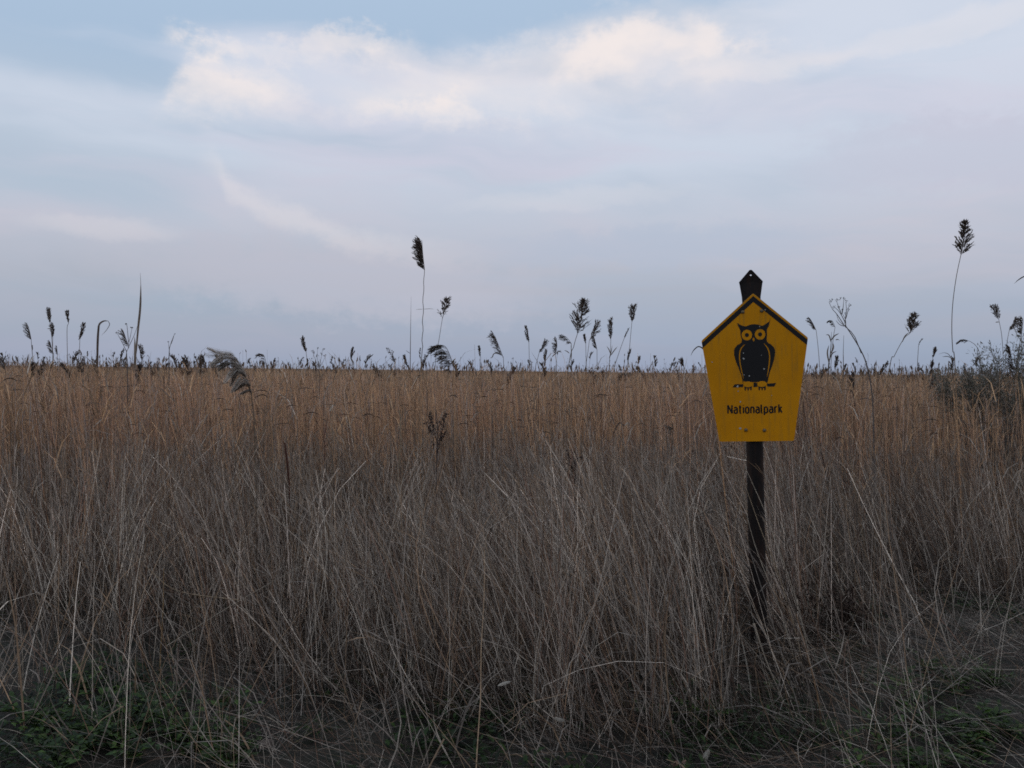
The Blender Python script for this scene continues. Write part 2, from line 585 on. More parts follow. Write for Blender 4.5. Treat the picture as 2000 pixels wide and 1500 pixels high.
def grass_height(x, y):
    return 0.90 - 0.05 * np.clip(y - 5, 0, 4) + 0.30 * (vnoise(x, y, 1.5, 31) - 0.5) + 0.28 * (vnoise(x, y, 0.45, 32) - 0.5)


g = Geo()
# tall stalks
x, y = wedge(52000, 2.6, 10.0, pw=0.6)
m = keep_grass(x, y)
x, y = x[m], y[m]
n = len(x)
h = grass_height(x, y) * rng.uniform(0.62, 1.12, n)
lean = lean_field(x, y)
tuft = lambda s, k: (vnoise(x, y, s, k) - 0.5)
tx = -lean + 0.75 * tuft(0.22, 33) + rng.normal(0, 0.12, n)
ty = 0.5 * tuft(0.25, 34) + rng.normal(0, 0.12, n)
K5 = 6
path = grow(x, y, h, np.hypot(tx, ty), np.arctan2(ty, tx), rng.normal(0.18, 0.25, n), K5, rng.random(n) < 0.07)
zone = vnoise(x, y, 0.9, 41)
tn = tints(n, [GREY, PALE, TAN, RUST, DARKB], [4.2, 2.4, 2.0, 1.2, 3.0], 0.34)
tn *= ((0.7 + 0.6 * zone) * np.interp(y, [3.0, 4.6, 6.5], [1.48, 1.20, 0.88]))[:, None]      # paler tint towards the viewer
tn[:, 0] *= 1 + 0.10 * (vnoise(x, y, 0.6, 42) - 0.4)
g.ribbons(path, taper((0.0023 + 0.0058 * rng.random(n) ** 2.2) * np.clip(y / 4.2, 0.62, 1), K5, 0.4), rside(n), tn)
# soft spent seed heads at many tips
m = rng.random(n) < 0.42
tip, tdir = path[m][:, -1], unit(path[m][:, -1] - path[m][:, -2])
q = m.sum()
for rep in range(3):
    L = rng.uniform(0.05, 0.13, q)
    d = unit(tdir + rng.normal(0, 0.16, (q, 3)))
    s = tip - tdir * (rng.uniform(0, 0.10, q))[:, None]
    pp = np.stack([s, s + d * (L * 0.5)[:, None], s + d * L[:, None] - np.array([0, 0, 0.008])], 1)
    w = np.stack([np.full(q, 0.0012), rng.uniform(0.0025, 0.005, q), np.full(q, 0.0008)], 1)
    g.ribbons(pp, w, rside(q), tints(q, [GREY, TAN, (0.30, 0.23, 0.17)], [3, 2, 2]) * 0.95)
dry_grass = tag(link('dry_grass', g.mesh('dry_grass', M_STRAW)), 'dry grey brown grass stalks filling the foreground', None, None, 'stuff')

g = Geo()
# fine curved leaves lower down
x, y = wedge(60000, 2.6, 10.0, pw=0.5)
m = keep_grass(x, y, 0.3, 0.16)
x, y = x[m], y[m]
n = len(x)
h = grass_height(x, y) * (0.15 + 0.65 * rng.random(n) ** 1.4)
lean = lean_field(x, y) * 1.2
tx, ty = -lean + rng.normal(0, 0.38, n), rng.normal(0, 0.38, n)
path = grow(x, y, h, np.hypot(tx, ty), np.arctan2(ty, tx), rng.normal(0.7, 0.8, n), 6, rng.random(n) < 0.16)
tn = tints(n, [GREY, PALE, TAN, RUST, DARKB], [6, 1.6, 2.0, 0.8, 1.2])
w = 0.0020 + 0.0055 * rng.random(n) ** 2
g.ribbons(path, w[:, None] * np.array([0.7, 1, 1, 0.85, 0.6, 0.15])[None, :], rside(n), tn)
# dead thatch between the stalks, coloured dark to paint shade into the gaps
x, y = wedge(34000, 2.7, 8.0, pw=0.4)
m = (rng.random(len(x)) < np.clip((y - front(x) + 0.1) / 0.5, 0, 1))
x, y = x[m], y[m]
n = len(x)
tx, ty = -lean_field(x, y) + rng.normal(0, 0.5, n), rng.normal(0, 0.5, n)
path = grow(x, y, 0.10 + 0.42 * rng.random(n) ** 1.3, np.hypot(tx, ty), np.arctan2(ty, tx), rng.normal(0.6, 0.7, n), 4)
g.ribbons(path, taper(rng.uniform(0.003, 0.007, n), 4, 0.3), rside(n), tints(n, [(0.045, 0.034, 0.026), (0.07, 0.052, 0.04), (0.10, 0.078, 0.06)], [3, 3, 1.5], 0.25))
x, y = wedge(9500, 2.7, 7.5, pw=0.15)
m = keep_grass(x, y, 0.3, 0.10)
x, y = x[m], y[m]
n = len(x)
tx, ty = -lean_field(x, y) + rng.normal(0, 0.30, n), rng.normal(0, 0.3, n)
path = grow(x, y, rng.uniform(0.25, 0.95, n), np.hypot(tx, ty), np.arctan2(ty, tx), rng.normal(0.05, 0.15, n), 5, rng.random(n) < 0.07)
g.ribbons(path, taper((0.0024 + 0.0034 * rng.random(n) ** 2) * np.clip(y / 4.2, 0.6, 1), 5, 0.6), rside(n), tints(n, [PALE, (0.60, 0.50, 0.40), TAN, RUST], [4, 2, 2, 1], 0.25))
tag(link('grass_leaves', g.mesh('grass_leaves', M_STRAW)), 'thin curled dead grass leaves between the stalks', None, None, 'stuff')

g = Geo()
# matted hay lying on the ground
x, y = wedge(26000, 2.4, 6.5, pw=0.4)
f = front(x)
right = np.clip((x / y - 0.36) / 0.1, 0, 1) * np.clip((y - 3.25) / 0.35, 0.12, 1)
p = np.clip(0.30 + 0.7 * right + 0.5 * np.clip((y - f + 0.3) / 0.5, 0, 1) + 0.35 * (vnoise(x, y, 0.35, 51) - 0.5), 0, 1)
green_keepout = vnoise(x, y, 0.5, 52) > 0.62
p = np.where(green_keepout & (y < f + 0.3), p * 0.25, p)
m = rng.random(len(x)) < p
x, y = x[m], y[m]
n = len(x)
h = rng.uniform(0.12, 0.55, n)
phi = np.where(rng.random(n) < 0.65, math.pi + rng.normal(0, 0.6, n), rng.uniform(0, 2 * math.pi, n))
path = grow(x, y, h, rng.normal(1.25, 0.18, n), phi, rng.normal(0.25, 0.3, n), 5, rng.random(n) < 0.1, gz(x, y) + rng.uniform(0, 0.09, n) * (0.6 + 0.8 * (x / y > 0.35)))
g.ribbons(path, taper(rng.uniform(0.0015, 0.0040, n), 5, 0.4), rside(n) * np.array([1, 1, 0.3]), tints(n, [GREY, PALE, TAN, RUST, DARKB], [4, 1.0, 1.2, 1.0, 4.0]))
tag(link('matted_hay', g.mesh('matted_hay', M_STRAW)), 'flattened dead straw lying matted over the ground', None, None, 'stuff')

g = Geo()
# the reed bed: stems and leaves, thinning to coarser ribbons with distance
def reed_height(x, y):
    return 1.27 + 0.20 * (vnoise(x, y, 2.3, 61) - 0.5) + 0.14 * (vnoise(x, y, 0.7, 62) - 0.5)


def reeds(n, d0, d1, w0, w1, k, pw, leaves, half=0.70):
    x, y = wedge(n, d0, d1, half, pw)
    st = 5.3 + 2.4 * (vnoise(x, y * 0 + 2, 1.3, 63) - 0.4) + 1.2 * (vnoise(x, y, 0.6, 66) - 0.5)
    p = np.clip((y - st) / 3.6, 0.0, 1) ** 1.3
    p = np.where((x / y > 0.485) & (x / y < 0.66) & (y < 8.8), p * 0.55, p)      # kept down by the shrub
    m = rng.random(n) < p
    x, y = x[m], y[m]
    n = len(x)
    h = reed_height(x, y) * np.clip(rng.normal(0.97, 0.085, n), 0.68, 1.22)
    tx, ty = rng.normal(-0.05, 0.06, n), rng.normal(0, 0.06, n)
    path = grow(x, y, h, np.hypot(tx, ty), np.arctan2(ty, tx), rng.normal(0.05, 0.1, n), k, rng.random(n) < 0.02 if k > 3 else None)
    tn = tints(n, [GOLD, TAN, GREY, PALE, RUST, DARKB], [5, 2.6, 1.2, 1.0, 0.7, 0.6], 0.22)
    pt = vnoise(x, y, 2.2, 64)
    tn *= (0.68 + 0.64 * pt)[:, None] * np.array([1.0, 0.97, 0.97])
    tn[:, 1] *= 1 - 0.05 * (vnoise(x, y, 1.3, 65) > 0.55)
    g.ribbons(path, taper(rng.uniform(w0, w1, n), k, 0.5), rside(n), tn)
    if leaves:
        q = int(n * leaves)
        i = rng.integers(0, n, q)
        s = rng.uniform(0.35, 0.98, q)
        kk = np.minimum((s * (k - 1)).astype(int), k - 2)
        fr = (s * (k - 1) - kk)[:, None]
        b = path[i, kk] * (1 - fr) + path[i, kk + 1] * fr
        L = rng.uniform(0.10, 0.32, q)
        ph = rng.uniform(0, 2 * math.pi, q)
        up = rng.normal(0.95, 0.35, q)
        d1_ = np.stack([np.cos(ph), np.sin(ph), up * 2.2], -1)
        d2_ = np.stack([np.cos(ph), np.sin(ph), up * 0.9 - 0.2], -1)
        p1 = b + unit(d1_) * (L * 0.55)[:, None]
        p2 = p1 + unit(d2_) * (L * 0.45)[:, None]
        w = rng.uniform(w0, w1, q) * 1.6
        g.ribbons(np.stack([b, p1, p2], 1), w[:, None] * np.array([0.8, 1.0, 0.1]), rside(q), tints(q, [GOLD, TAN, PALE, GREY], [4, 3, 1, 1.5]))


reeds(42000, 5.0, 16.0, 0.0028, 0.0056, 5, 0.5, 1.0)
reeds(34000, 14.0, 42.0, 0.0045, 0.009, 4, 0.4, 0.6)
reeds(30000, 38.0, 150.0, 0.012, 0.03, 3, 0.3, 0.3)
# dark curled leaf blades caught between the near stems
n = 700
x, y = wedge(n, 5.8, 13.0, 0.68, 0.6)
z = rng.uniform(0.85, 1.28, n)
a = rng.uniform(-0.5, 0.5, n) + np.where(rng.random(n) < 0.6, math.pi, 0)
L = rng.uniform(0.05, 0.16, n)
b = np.stack([x, y, z], -1)
hd = np.stack([np.cos(a), np.sin(a) * 0.6, np.zeros(n)], -1)
u = np.linspace(0, 1, 6)
pp = b[:, None] + hd[:, None] * (L[:, None] * u)[..., None]
pp[:, :, 2] += (L * rng.uniform(0.2, 1.0, n))[:, None] * (u - 1.25 * u ** 2)
g.ribbons(pp, rng.uniform(0.004, 0.009, n)[:, None] * np.array([0.6, 1, 1, 0.9, 0.6, 0.1]), unit(np.stack([rng.normal(0, .4, n), rng.normal(0, .4, n), np.ones(n)], -1)), tints(n, [DARKB, RUST, (0.12, 0.085, 0.065)], [3, 1, 2]))
tag(link('reed_bed', g.mesh('reed_bed', M_STRAW)), 'dense golden brown reed bed behind the grass', None, None, 'stuff')

# beyond that the bed closes into one uneven canopy out to the horizon
def canopy_z(X, Y):
    d = np.hypot(X, Y)
    z = 1.16 + 0.16 * (vnoise(X, Y, 3.0, 71) - 0.5) + 0.14 * (vnoise(X, Y, 11.0, 72) - 0.5)
    return np.where(Y < 26.5, 0.2, z)


def mat_canopy():
    m = bpy.data.materials.new('far_reed_tops')
    m.use_nodes = True
    t = m.node_tree
    p = t.nodes['Principled BSDF']
    gg = nd(t, 'ShaderNodeNewGeometry')
    a = noise(t, gg.outputs['Position'], 0.35, 4, 0.6)
    b = noise(t, gg.outputs['Position'], 4.0, 5, 0.7)
    c = mixc(t, remap(t, a, 0.35, 0.65), (0.25, 0.16, 0.095), (0.33, 0.205, 0.12))
    c = mixc(t, remap(t, b, 0.4, 0.65), c, (0.19, 0.13, 0.08))
    t.links.new(c, p.inputs['Base Color'])
    p.inputs['Roughness'].default_value = 1.0
    p.inputs['Specular IOR Level'].default_value = 0.0
    return m


cy = np.concatenate([np.arange(26, 60, 0.8), np.geomspace(60, 6000, 70)])
cx = np.linspace(-1, 1, 161)
X, Y = np.meshgrid(cx, cy)
me = grid_mesh('reed_canopy', cx, cy, lambda X, Y: X * 0, mat_canopy())
wx = X * (Y * 0.95 + 8)
vv = np.stack([wx, Y, canopy_z(wx, Y)], -1).reshape(-1, 3).astype(np.float32)
me.vertices.foreach_set('co', vv.ravel()); me.update()
tag(link('reed_canopy', me), 'closed brown tops of the reed bed running out to the horizon', None, None, 'stuff')


# ------------------------------------------------------------------ reed plumes
P_DARK = (0.125, 0.094, 0.077)
P_MID = (0.20, 0.155, 0.125)
P_GREY = (0.27, 0.24, 0.21)


def plume_geo(g, rach, wid, style='bushy', bias=(-1, 0, 0), n=30, fat=1.0, dark=P_DARK, mid=P_MID):
    """panicle on the rachis polyline rach (base to tip); wid = half width; bias = side the branches blow to"""
    m = 24
    r = spline(rach, m)
    L = np.sum(np.linalg.norm(np.diff(r, axis=0), axis=1))
    tan = unit(np.gradient(r, axis=0))
    bias = np.asarray(bias, float)
    g.ribbons(r[None], np.linspace(0.004, 0.0015, m)[None] * fat, unit(np.array([[1.0, 0.3, 0]])), np.array([dark]))
    s = np.sort(rng.beta(1.0, 1.15, n)) * 0.97
    i = (s * (m - 1)).astype(int)
    b = r[i]
    t = tan[i]
    if style == 'narrow':
        prof = 0.35 + 0.75 * np.sin(np.pi * np.clip(s * 0.9 + 0.08, 0, 1)); spread, bw, droop = 0.30, 0.10, 0.0
    elif style == 'open':
        prof = (1.15 - s) * (0.6 + 0.5 * rng.random(n)); spread, bw, droop = 0.85, 0.15, -0.05
    elif style == 'nod':
        prof = 0.5 + 0.7 * np.sin(np.pi * (s * 0.85 + 0.1)); spread, bw, droop = 0.30, 0.85, 0.5
    else:
        prof = 0.40 + 0.75 * np.sin(np.pi * (s * 0.80 + 0.15)); spread, bw, droop = 0.38, 0.62, 0.06
    rnd = rng.normal(0, 1, (n, 3))
    rnd -= t * np.sum(rnd * t, 1, keepdims=True)
    d = unit(t * 0.8 + unit(rnd) * spread + bias * bw)
    bl = prof * wid * rng.uniform(0.75, 1.25, n) * (1.6 if style in ('narrow', 'bushy') else 1.4)
    u = np.linspace(0, 1, 5)
    path = b[:, None, :] + d[:, None, :] * (bl[:, None] * u[None, :])[..., None]
    path[:, :, 2] -= (droop * bl)[:, None] * u[None, :] ** 2
    tn = tints(n, [dark, mid], [3, 2], 0.2)
    g.ribbons(path, np.full((n, 5), 0.0024 * fat), rside(n), tn)
    # spikelets along each branch
    for k in range(9):
        uu = rng.uniform(0.18, 1.0, n)
        p0 = b + d * (bl * uu)[:, None]
        p0[:, 2] -= droop * bl * uu ** 2
        dd = unit(d + bias * bw * 0.5 + rng.normal(0, 0.33, (n, 3)) + np.array([0, 0, -droop * 0.6]))
        sl_ = wid * rng.uniform(0.22, 0.5, n)
        pp = np.stack([p0, p0 + dd * (sl_ * 0.5)[:, None], p0 + dd * sl_[:, None]], 1)
        w = np.stack([np.full(n, 0.0012), rng.uniform(0.0034, 0.0072, n), np.full(n, 0.0010)], 1) * fat
        g.ribbons(pp, w, rside(n), tints(n, [dark, mid, P_GREY], [5, 3, 0.5], 0.25))


def leaf_geo(g, pts, w, tint, prof=(0.6, 1.0, 0.95, 0.7, 0.1), n=12):
    p = spline(pts, n)
    tan = unit(np.gradient(p, axis=0))
    side = unit(np.cross(tan, np.array([0.25, -1.0, 0.3])))
    ww = np.interp(np.linspace(0, 1, n), np.linspace(0, 1, len(prof)), prof) * w
    g.ribbons(p[None], ww[None], side[None], np.asarray(tint)[None] if np.ndim(tint) == 1 else tint)


def pxline(pts, d, ground=True, dd=0.0):
    """world points for a list of photo pixels at depth d, the last one carried on down into the soil"""
    w = [np.array(P(px, py, d + dd * i)) for i, (px, py) in enumerate(pts)]
    if ground:
        a = w[-1]
        prev = w[-2]
        sl_ = np.clip((a - prev)[:2] / max(0.05, abs(prev[2] - a[2])), -0.45, 0.45)
        z = a[2]
        b = np.array([a[0] + sl_[0] * z * 0.45, a[1] + sl_[1] * z * 0.45, 0.0])
        b[2] = float(gz(b[0], b[1])) - 0.02
        w.append(b)
    return w


def stem_r(n, r0, r1):
    return np.linspace(r1, r0, n)


S_TINT = (0.22, 0.165, 0.115)


def hero_reed(plume, stem, style, label, bias=-1, wid=None, leaves=(), d=None, L=0.25, sheath=None, wavy=0.0, n=34, fat=1.35, lw=0.011, group=None, tint=S_TINT, dark=P_DARK, mid=P_MID):
    """plume: pixels tip..base; stem: further pixels down to where it dips into the bed"""
    plen = sum(math.dist(plume[i], plume[i + 1]) for i in range(len(plume) - 1))
    if d is None:
        d = min(26.0, max(5.5, L * F / plen))
    w = pxline(list(plume) + list(stem), d)
    base = w[-1]
    root = empty('reed', base, label, 'reed', group)
    rach = np.array(w[:len(plume)])[::-1]
    wid = (wid if wid else max(5.0, plen * 0.24)) * d / F
    gp = Geo()
    plume_geo(gp, rach, wid, style, np.array([bias, 0.15, 0.0]) if not isinstance(bias, tuple) else np.array(bias), int(n * 1.6), fat * max(1.0, d / 9.0), dark, mid)
    link('plume', gp.mesh('plume', M_PLUME, base), root)
    gs = Geo()
    sp = spline(w[len(plume) - 1:], 26)
    if wavy:
        u = np.linspace(0, 1, 26)
        sp[:, 0] += wavy * np.sin(u * 38 + 1) * np.minimum(1, 4 * u * (1 - u) + 0.2)
    mixw = np.clip((CAM_H + 0.05 - sp[:, 2]) / 0.15, 0, 1)[:, None]
    gs.tube(sp, stem_r(26, 0.0034 * max(1, d / 9), 0.0024 * max(1, d / 9)), np.array(tint) * (1 - mixw) + np.array(GOLD) * mixw)
    link('stem', gs.mesh('stem', M_STRAW, base), root)
    for lv in leaves:
        gl = Geo()
        wl = [np.array(P(px, py, d + 0.02 * k)) for k, (px, py) in enumerate(lv)]
        leaf_geo(gl, wl, lw * max(1, d / 9), (0.20, 0.155, 0.11))
        link('leaf', gl.mesh('leaf', M_STRAW, base), root)
    return root


HG = 'reeds standing above the horizon'
H = lambda *a, **k: hero_reed(*a, group=HG, **k)
# left of the big drooping plume
H([(54, 634), (58, 648), (61, 664)], [(64, 715)], 'bushy', 'short reed with fan shaped plume, leftmost above the horizon', wid=8)
H([(95, 604), (97, 618), (98, 632)], [(101, 660), (104, 715)], 'narrow', 'topmost of three reed plumes stacked on one line at far left', wid=6, leaves=[[(98, 625), (95, 622), (91, 620)]])
H([(101, 634), (103, 648), (103, 660)], [(103, 715)], 'narrow', 'middle of three reed plumes stacked on one line at far left', d=14.5, wid=6, leaves=[[(102, 644), (97, 642), (92, 642)]])
H([(98, 668), (101, 680), (105, 692)], [(104, 715)], 'bushy', 'lowest of three reed plumes stacked on one line at far left', d=15.5, wid=6)
H([(132, 608), (133, 619), (134, 631)], [(131, 645), (132, 715)], 'narrow', 'slim upright reed with tiny plume between two shorter reeds on the left', wid=5)
H([(164, 632), (161, 647), (156, 662)], [(155, 690), (153, 715)], 'narrow', 'reed leaning right with a ragged tuft at its plume base', wid=6, leaves=[[(158, 656), (155, 661), (153, 664)]])
H([(241, 646), (246, 661), (252, 678)], [(247, 690), (246, 720)], 'bushy', 'reed with stout slanting plume beside the pale spear shoot', wid=8)
H([(272, 676), (275, 690), (277, 706)], [(278, 722)], 'bushy', 'low dark plume at the foot of the pale spear shoot', bias=0.4, wid=6)
H([(398, 697), (401, 708), (405, 728)], [(406, 745)], 'bushy', 'small fuzzy reed just left of the big drooping plume', wid=8)
# left middle
H([(509, 691), (516, 695), (521, 718)], [(522, 735)], 'nod', 'nodding striped reed plume right of the big drooping plume', wid=9, d=9)
H([(590, 660), (593, 673), (598, 688)], [(600, 720)], 'narrow', 'lone slim reed plume left of the small dried umbel', bias=0.2, wid=6)
H([(690, 677), (687, 690), (686, 703)], [(690, 722)], 'narrow', 'slim forked reed plume halfway between umbel and tallest centre reed', wid=4, leaves=[[(686, 700), (689, 706), (692, 716)]])
H([(755, 681), (763, 689), (769, 706)], [(771, 725)], 'open', 'wispy grey feathered reed plume curling left', wid=7, n=14, d=11)
H([(790, 696), (793, 706), (797, 718)], [(798, 730)], 'narrow', 'short dark reed plume at the foot of the bare stalk', wid=5)
H([(824, 469), (826, 498), (829, 527)], [(827, 570), (826, 620), (825, 665), (824, 728)], 'bushy', 'tallest reed near the middle with dense dark one sided plume', wid=13, wavy=0.0042, n=80, fat=1.8, lw=0.0035,
  leaves=[[(825, 604), (818, 604), (812, 605)], [(826, 604), (840, 603), (848, 604)]])
H([(821, 680), (820, 698)], [(823, 725)], 'narrow', 'tiny dark sprig against the stem of the tallest centre reed', wid=3, d=8.5, n=12)
H([(875, 582), (870, 600), (864, 622)], [(858, 660), (849, 722)], 'open', 'leaning reed with star shaped open plume beside tallest centre reed', wid=15, bias=0.1, n=26, fat=1.9)
H([(853, 673), (869, 676), (879, 695), (885, 716)], [(886, 735)], 'nod', 'heavy nodding reed plume hanging left below the star shaped one', wid=18, n=60, d=6.4, bias=(-0.8, 0, -0.35), fat=1.7,
  leaves=[[(880, 712), (886, 704), (890, 700)]])
# centre group
H([(936, 677), (937, 687), (938, 698)], [(938, 725)], 'narrow', 'slim reed plume left of the feather shaped plume', wid=4)
H([(966, 654), (973, 672), (982, 696)], [(984, 725)], 'bushy', 'feather shaped reed plume with one tail trailing left', wid=11, n=44, leaves=[[(980, 692), (966, 690), (961, 698), (957, 699)]])
H([(1028, 639), (1030, 654), (1033, 669)], [(1034, 730)], 'narrow', 'solitary slim reed plume on a straight stem left of centre group', wid=6)
H([(1064, 666), (1060, 676), (1053, 689)], [(1049, 705), (1045, 728)], 'bushy', 'small tufted reed leaning right at left edge of centre group', wid=6, bias=0.3)
H([(1067, 683), (1065, 698), (1064, 716)], [(1065, 730)], 'narrow', 'low dark reed plume under the small tufted one', wid=5)
H([(1087, 660), (1088, 676), (1085, 692)], [(1087, 728)], 'bushy', 'pointed reed plume with a tail trailing left, left of nodding sheath reed', wid=6, leaves=[[(1086, 690), (1081, 694), (1078, 698)]])
H([(1100, 654), (1108, 660), (1116, 671)], [(1115, 690), (1108, 735)], 'nod', 'reed bent over left with wide sheathed stem in centre group', wid=8, leaves=[[(1115, 705), (1116, 690), (1115, 672)], [(1112, 690), (1107, 686), (1102, 684)]])
H([(1141, 588), (1136, 615), (1128, 651)], [(1121, 675), (1108, 735)], 'open', 'biggest spreading upright plume of the centre reed group', wid=21, n=44, d=6.8, bias=0.05, fat=1.8)
H([(1142, 655), (1144, 671)], [(1145, 728)], 'narrow', 'little dark bud like reed plume right of biggest centre plume', wid=4)
H([(1167, 630), (1161, 648), (1151, 665)], [(1148, 690), (1143, 735)], 'bushy', 'reed leaning right with ragged plume behind a smaller one', wid=9, bias=0.1, n=36)
H([(1160, 657), (1163, 670), (1166, 683)], [(1166, 728)], 'bushy', 'small plume tucked under the ragged right leaning plume', wid=6, bias=-0.6)
H([(1194, 625), (1193, 645), (1193, 666)], [(1192, 690), (1189, 730)], 'narrow', 'slim upright plume with a tangle of leaves under it', wid=8, n=38,
  leaves=[[(1192, 690), (1189, 682), (1185, 676)], [(1193, 694), (1200, 684), (1206, 677)], [(1190, 700), (1193, 690), (1196, 674)]])
H([(1229, 640), (1224, 650), (1219, 661)], [(1212, 680), (1200, 715), (1192, 735)], 'narrow', 'thin slanting spikelet stem crossing between two upright reeds', wid=3, n=14, d=9.0)
H([(1239, 600), (1237, 615), (1234, 630)], [(1230, 675), (1226, 728)], 'bushy', 'tall slim reed with oval plume at right end of centre group', wid=9, n=40, bias=-0.3)
H([(1231, 682), (1229, 692), (1226, 704)], [(1226, 730)], 'narrow', 'short leafy plume on the stem line of the oval plumed reed', wid=4, d=10)
H([(1250, 697), (1246, 712)], [(1245, 730)], 'narrow', 'tiny slanting plume right of the oval plumed reed', wid=4, d=14)
H([(1335, 703), (1335, 716)], [(1336, 732)], 'bushy', 'small dark tuft of reed just left of the yellow sign', wid=6, d=13)
# right of the sign
H([(1582, 622), (1588, 632), (1594, 645)], [(1598, 680), (1601, 730)], 'bushy', 'first slim reed right of the yellow sign', wid=7)
H([(1621, 626), (1626, 627), (1631, 639)], [(1627, 665), (1622, 730)], 'nod', 'small nodding reed plume beside the large dried umbel', wid=5, d=12)
H([(1786, 612), (1783, 632), (1777, 651)], [(1765, 662), (1747, 695), (1735, 730)], 'open', 'reed with bristly plume and sheathed stem slanting to lower left', wid=14, n=40, d=7.6, bias=0.15, fat=1.8, leaves=[[(1762, 668), (1768, 656), (1776, 649)]])
H([(1803, 660), (1797, 668), (1794, 676)], [(1793, 692), (1791, 735)], 'narrow', 'thin pale reed with broken tip right of bristly plume', wid=2, n=10, d=10)
H([(1827, 681), (1825, 690), (1822, 699)], [(1820, 735)], 'narrow', 'short stout plume left of the tallest right hand reed', wid=5)
H([(1885, 431), (1884, 462), (1877, 497)], [(1868, 540), (1861, 592), (1859, 640), (1861, 685), (1866, 728)], 'open', 'tallest reed of all on a long curved stem near the right edge', wid=16, n=58, d=6.3, bias=0.2, fat=1.8)
H([(1874, 667), (1883, 663), (1893, 666)], [(1905, 674), (1913, 690), (1916, 730)], 'nod', 'reed bowed over left into an arch with flat plume', wid=6, d=10)
H([(1941, 601), (1945, 612), (1951, 625)], [(1957, 660), (1960, 725)], 'bushy', 'upright reed with pointed plume left of triangular plume at right edge', wid=8, bias=0.3, leaves=[[(1951, 629), (1947, 629), (1944, 630)]])
H([(1983, 626), (1978, 636), (1971, 646)], [(1967, 670), (1962, 728)], 'bushy', 'triangular split reed plume near the right edge', wid=9, bias=0.4, n=40, leaves=[[(1977, 636), (1983, 645), (1988, 659)]])
H([(1999, 622), (1997, 640), (1995, 654)], [(1996, 735)], 'bushy', 'reed plume cut by the right edge of the picture', wid=8, d=8)
H([(1972, 676), (1976, 700), (1982, 730)], [(1988, 752)], 'bushy', 'dark slanting reed plume standing before the grey green shrub', wid=8, n=44, d=6.5)

# ------------------------------------------------------------------ many smaller reeds along the bed
def small_variant(i, dark=P_DARK, mid=P_MID):
    gg = Geo()
    st = ['narrow', 'bushy', 'narrow', 'bushy', 'open', 'nod'][i % 6]
    lean = rng.normal(0, 0.05)
    hgt = 1.0
    top = np.array([lean * 2, 0, hgt])
    L = 0.21
    if st == 'nod':
        rach = [top, top + np.array([-0.02, 0, 0.09]), top + np.array([-0.10, 0, 0.12])]
    else:
        c = rng.normal(0, 0.03)
        rach = [top, top + np.array([lean * 0.3 + c * 0.4, 0, L * 0.5]), top + np.array([lean + c, 0, L])]
    plume_geo(gg, np.array(rach), rng.uniform(0.034, 0.055), st, np.array([rng.choice([-1, -0.6, 0.3]), 0.1, 0]), 36, 2.9, dark, mid)
    gg.tube(spline([(0, 0, -0.9), (lean * 0.8, 0, 0.2), top], 8), stem_r(8, 0.0035, 0.003)[::-1], S_TINT, 4)
    return gg


variants = [small_variant(i).mesh('reed', M_PLUME) for i in range(14)]
sunk = [small_variant(i, (0.19, 0.125, 0.09), (0.26, 0.18, 0.125)).mesh('reed', M_PLUME) for i in range(6)]
# tip heights above the horizon follow the thickets: thick on the left and right of the sign, thin between
def tuft_density(px):
    return np.interp(px, [-150, 0, 450, 520, 750, 1000, 1300, 1380, 1560, 1600, 1800, 1900, 2000, 2150], [1, 1, .8, .5, .4, .45, .45, .5, .7, 1.2, 1.2, .7, .5, .5])


placed = 0
SG = 'small reeds along the top of the reed bed'
tries = 0
while placed < 246 and tries < 20000:
    tries += 1
    px = random.uniform(-60, 2060)
    if random.random() > tuft_density(px) / 1.2:
        continue
    d = random.choice([random.uniform(10, 18), random.uniform(14, 30), random.uniform(18, 36), random.uniform(20, 40)])
    xw = (px - 1000) / F * d
    above = abs(random.gauss(0, 19)) + 1 if placed < 206 else -random.uniform(4, 50) * 10.0 / d
    tip_z = CAM_H + above / F * d
    s = random.uniform(0.8, 1.15) * (1.2 if px > 1470 else 1.0)
    o = link('reed', variants[random.randrange(14)] if placed < 206 else sunk[random.randrange(6)])
    o.location = (xw, d, tip_z - 1.21 * s)
    o.scale = (s * random.choice((1, 1, -1)), s, s)
    o.rotation_euler = (random.gauss(0, 0.06), random.gauss(0.10 if px > 1470 else 0, 0.10), random.uniform(-0.5, 0.5))
    if placed < 206:
        k_ = 0 if px < 400 else 1 if px < 820 else 2 if px < 1470 else 3
        tag(o, ('small dark reed tip at the bed edge, left of the big drooping plume', 'small dark reed tip at the bed edge, between drooping plume and tallest centre reed',
                'small dark reed tip at the bed edge, between tallest centre reed and sign', 'small dark reed tip at the bed edge, right of the yellow sign')[k_], 'reed',
            ('small reeds left of the drooping plume', 'small reeds right of the drooping plume', 'small reeds left of the sign', 'small reeds right of the sign')[k_])
    else:
        tag(o, 'small brown reed plume sunk in the bed, ' + ('left of the tallest centre reed' if px < 823 else 'between tallest centre reed and sign' if px < 1470 else 'right of the sign'), 'reed',
            'sunk reeds ' + ('left of the tallest centre reed' if px < 823 else 'left of the sign' if px < 1470 else 'right of the sign'))
    placed += 1

g = Geo()
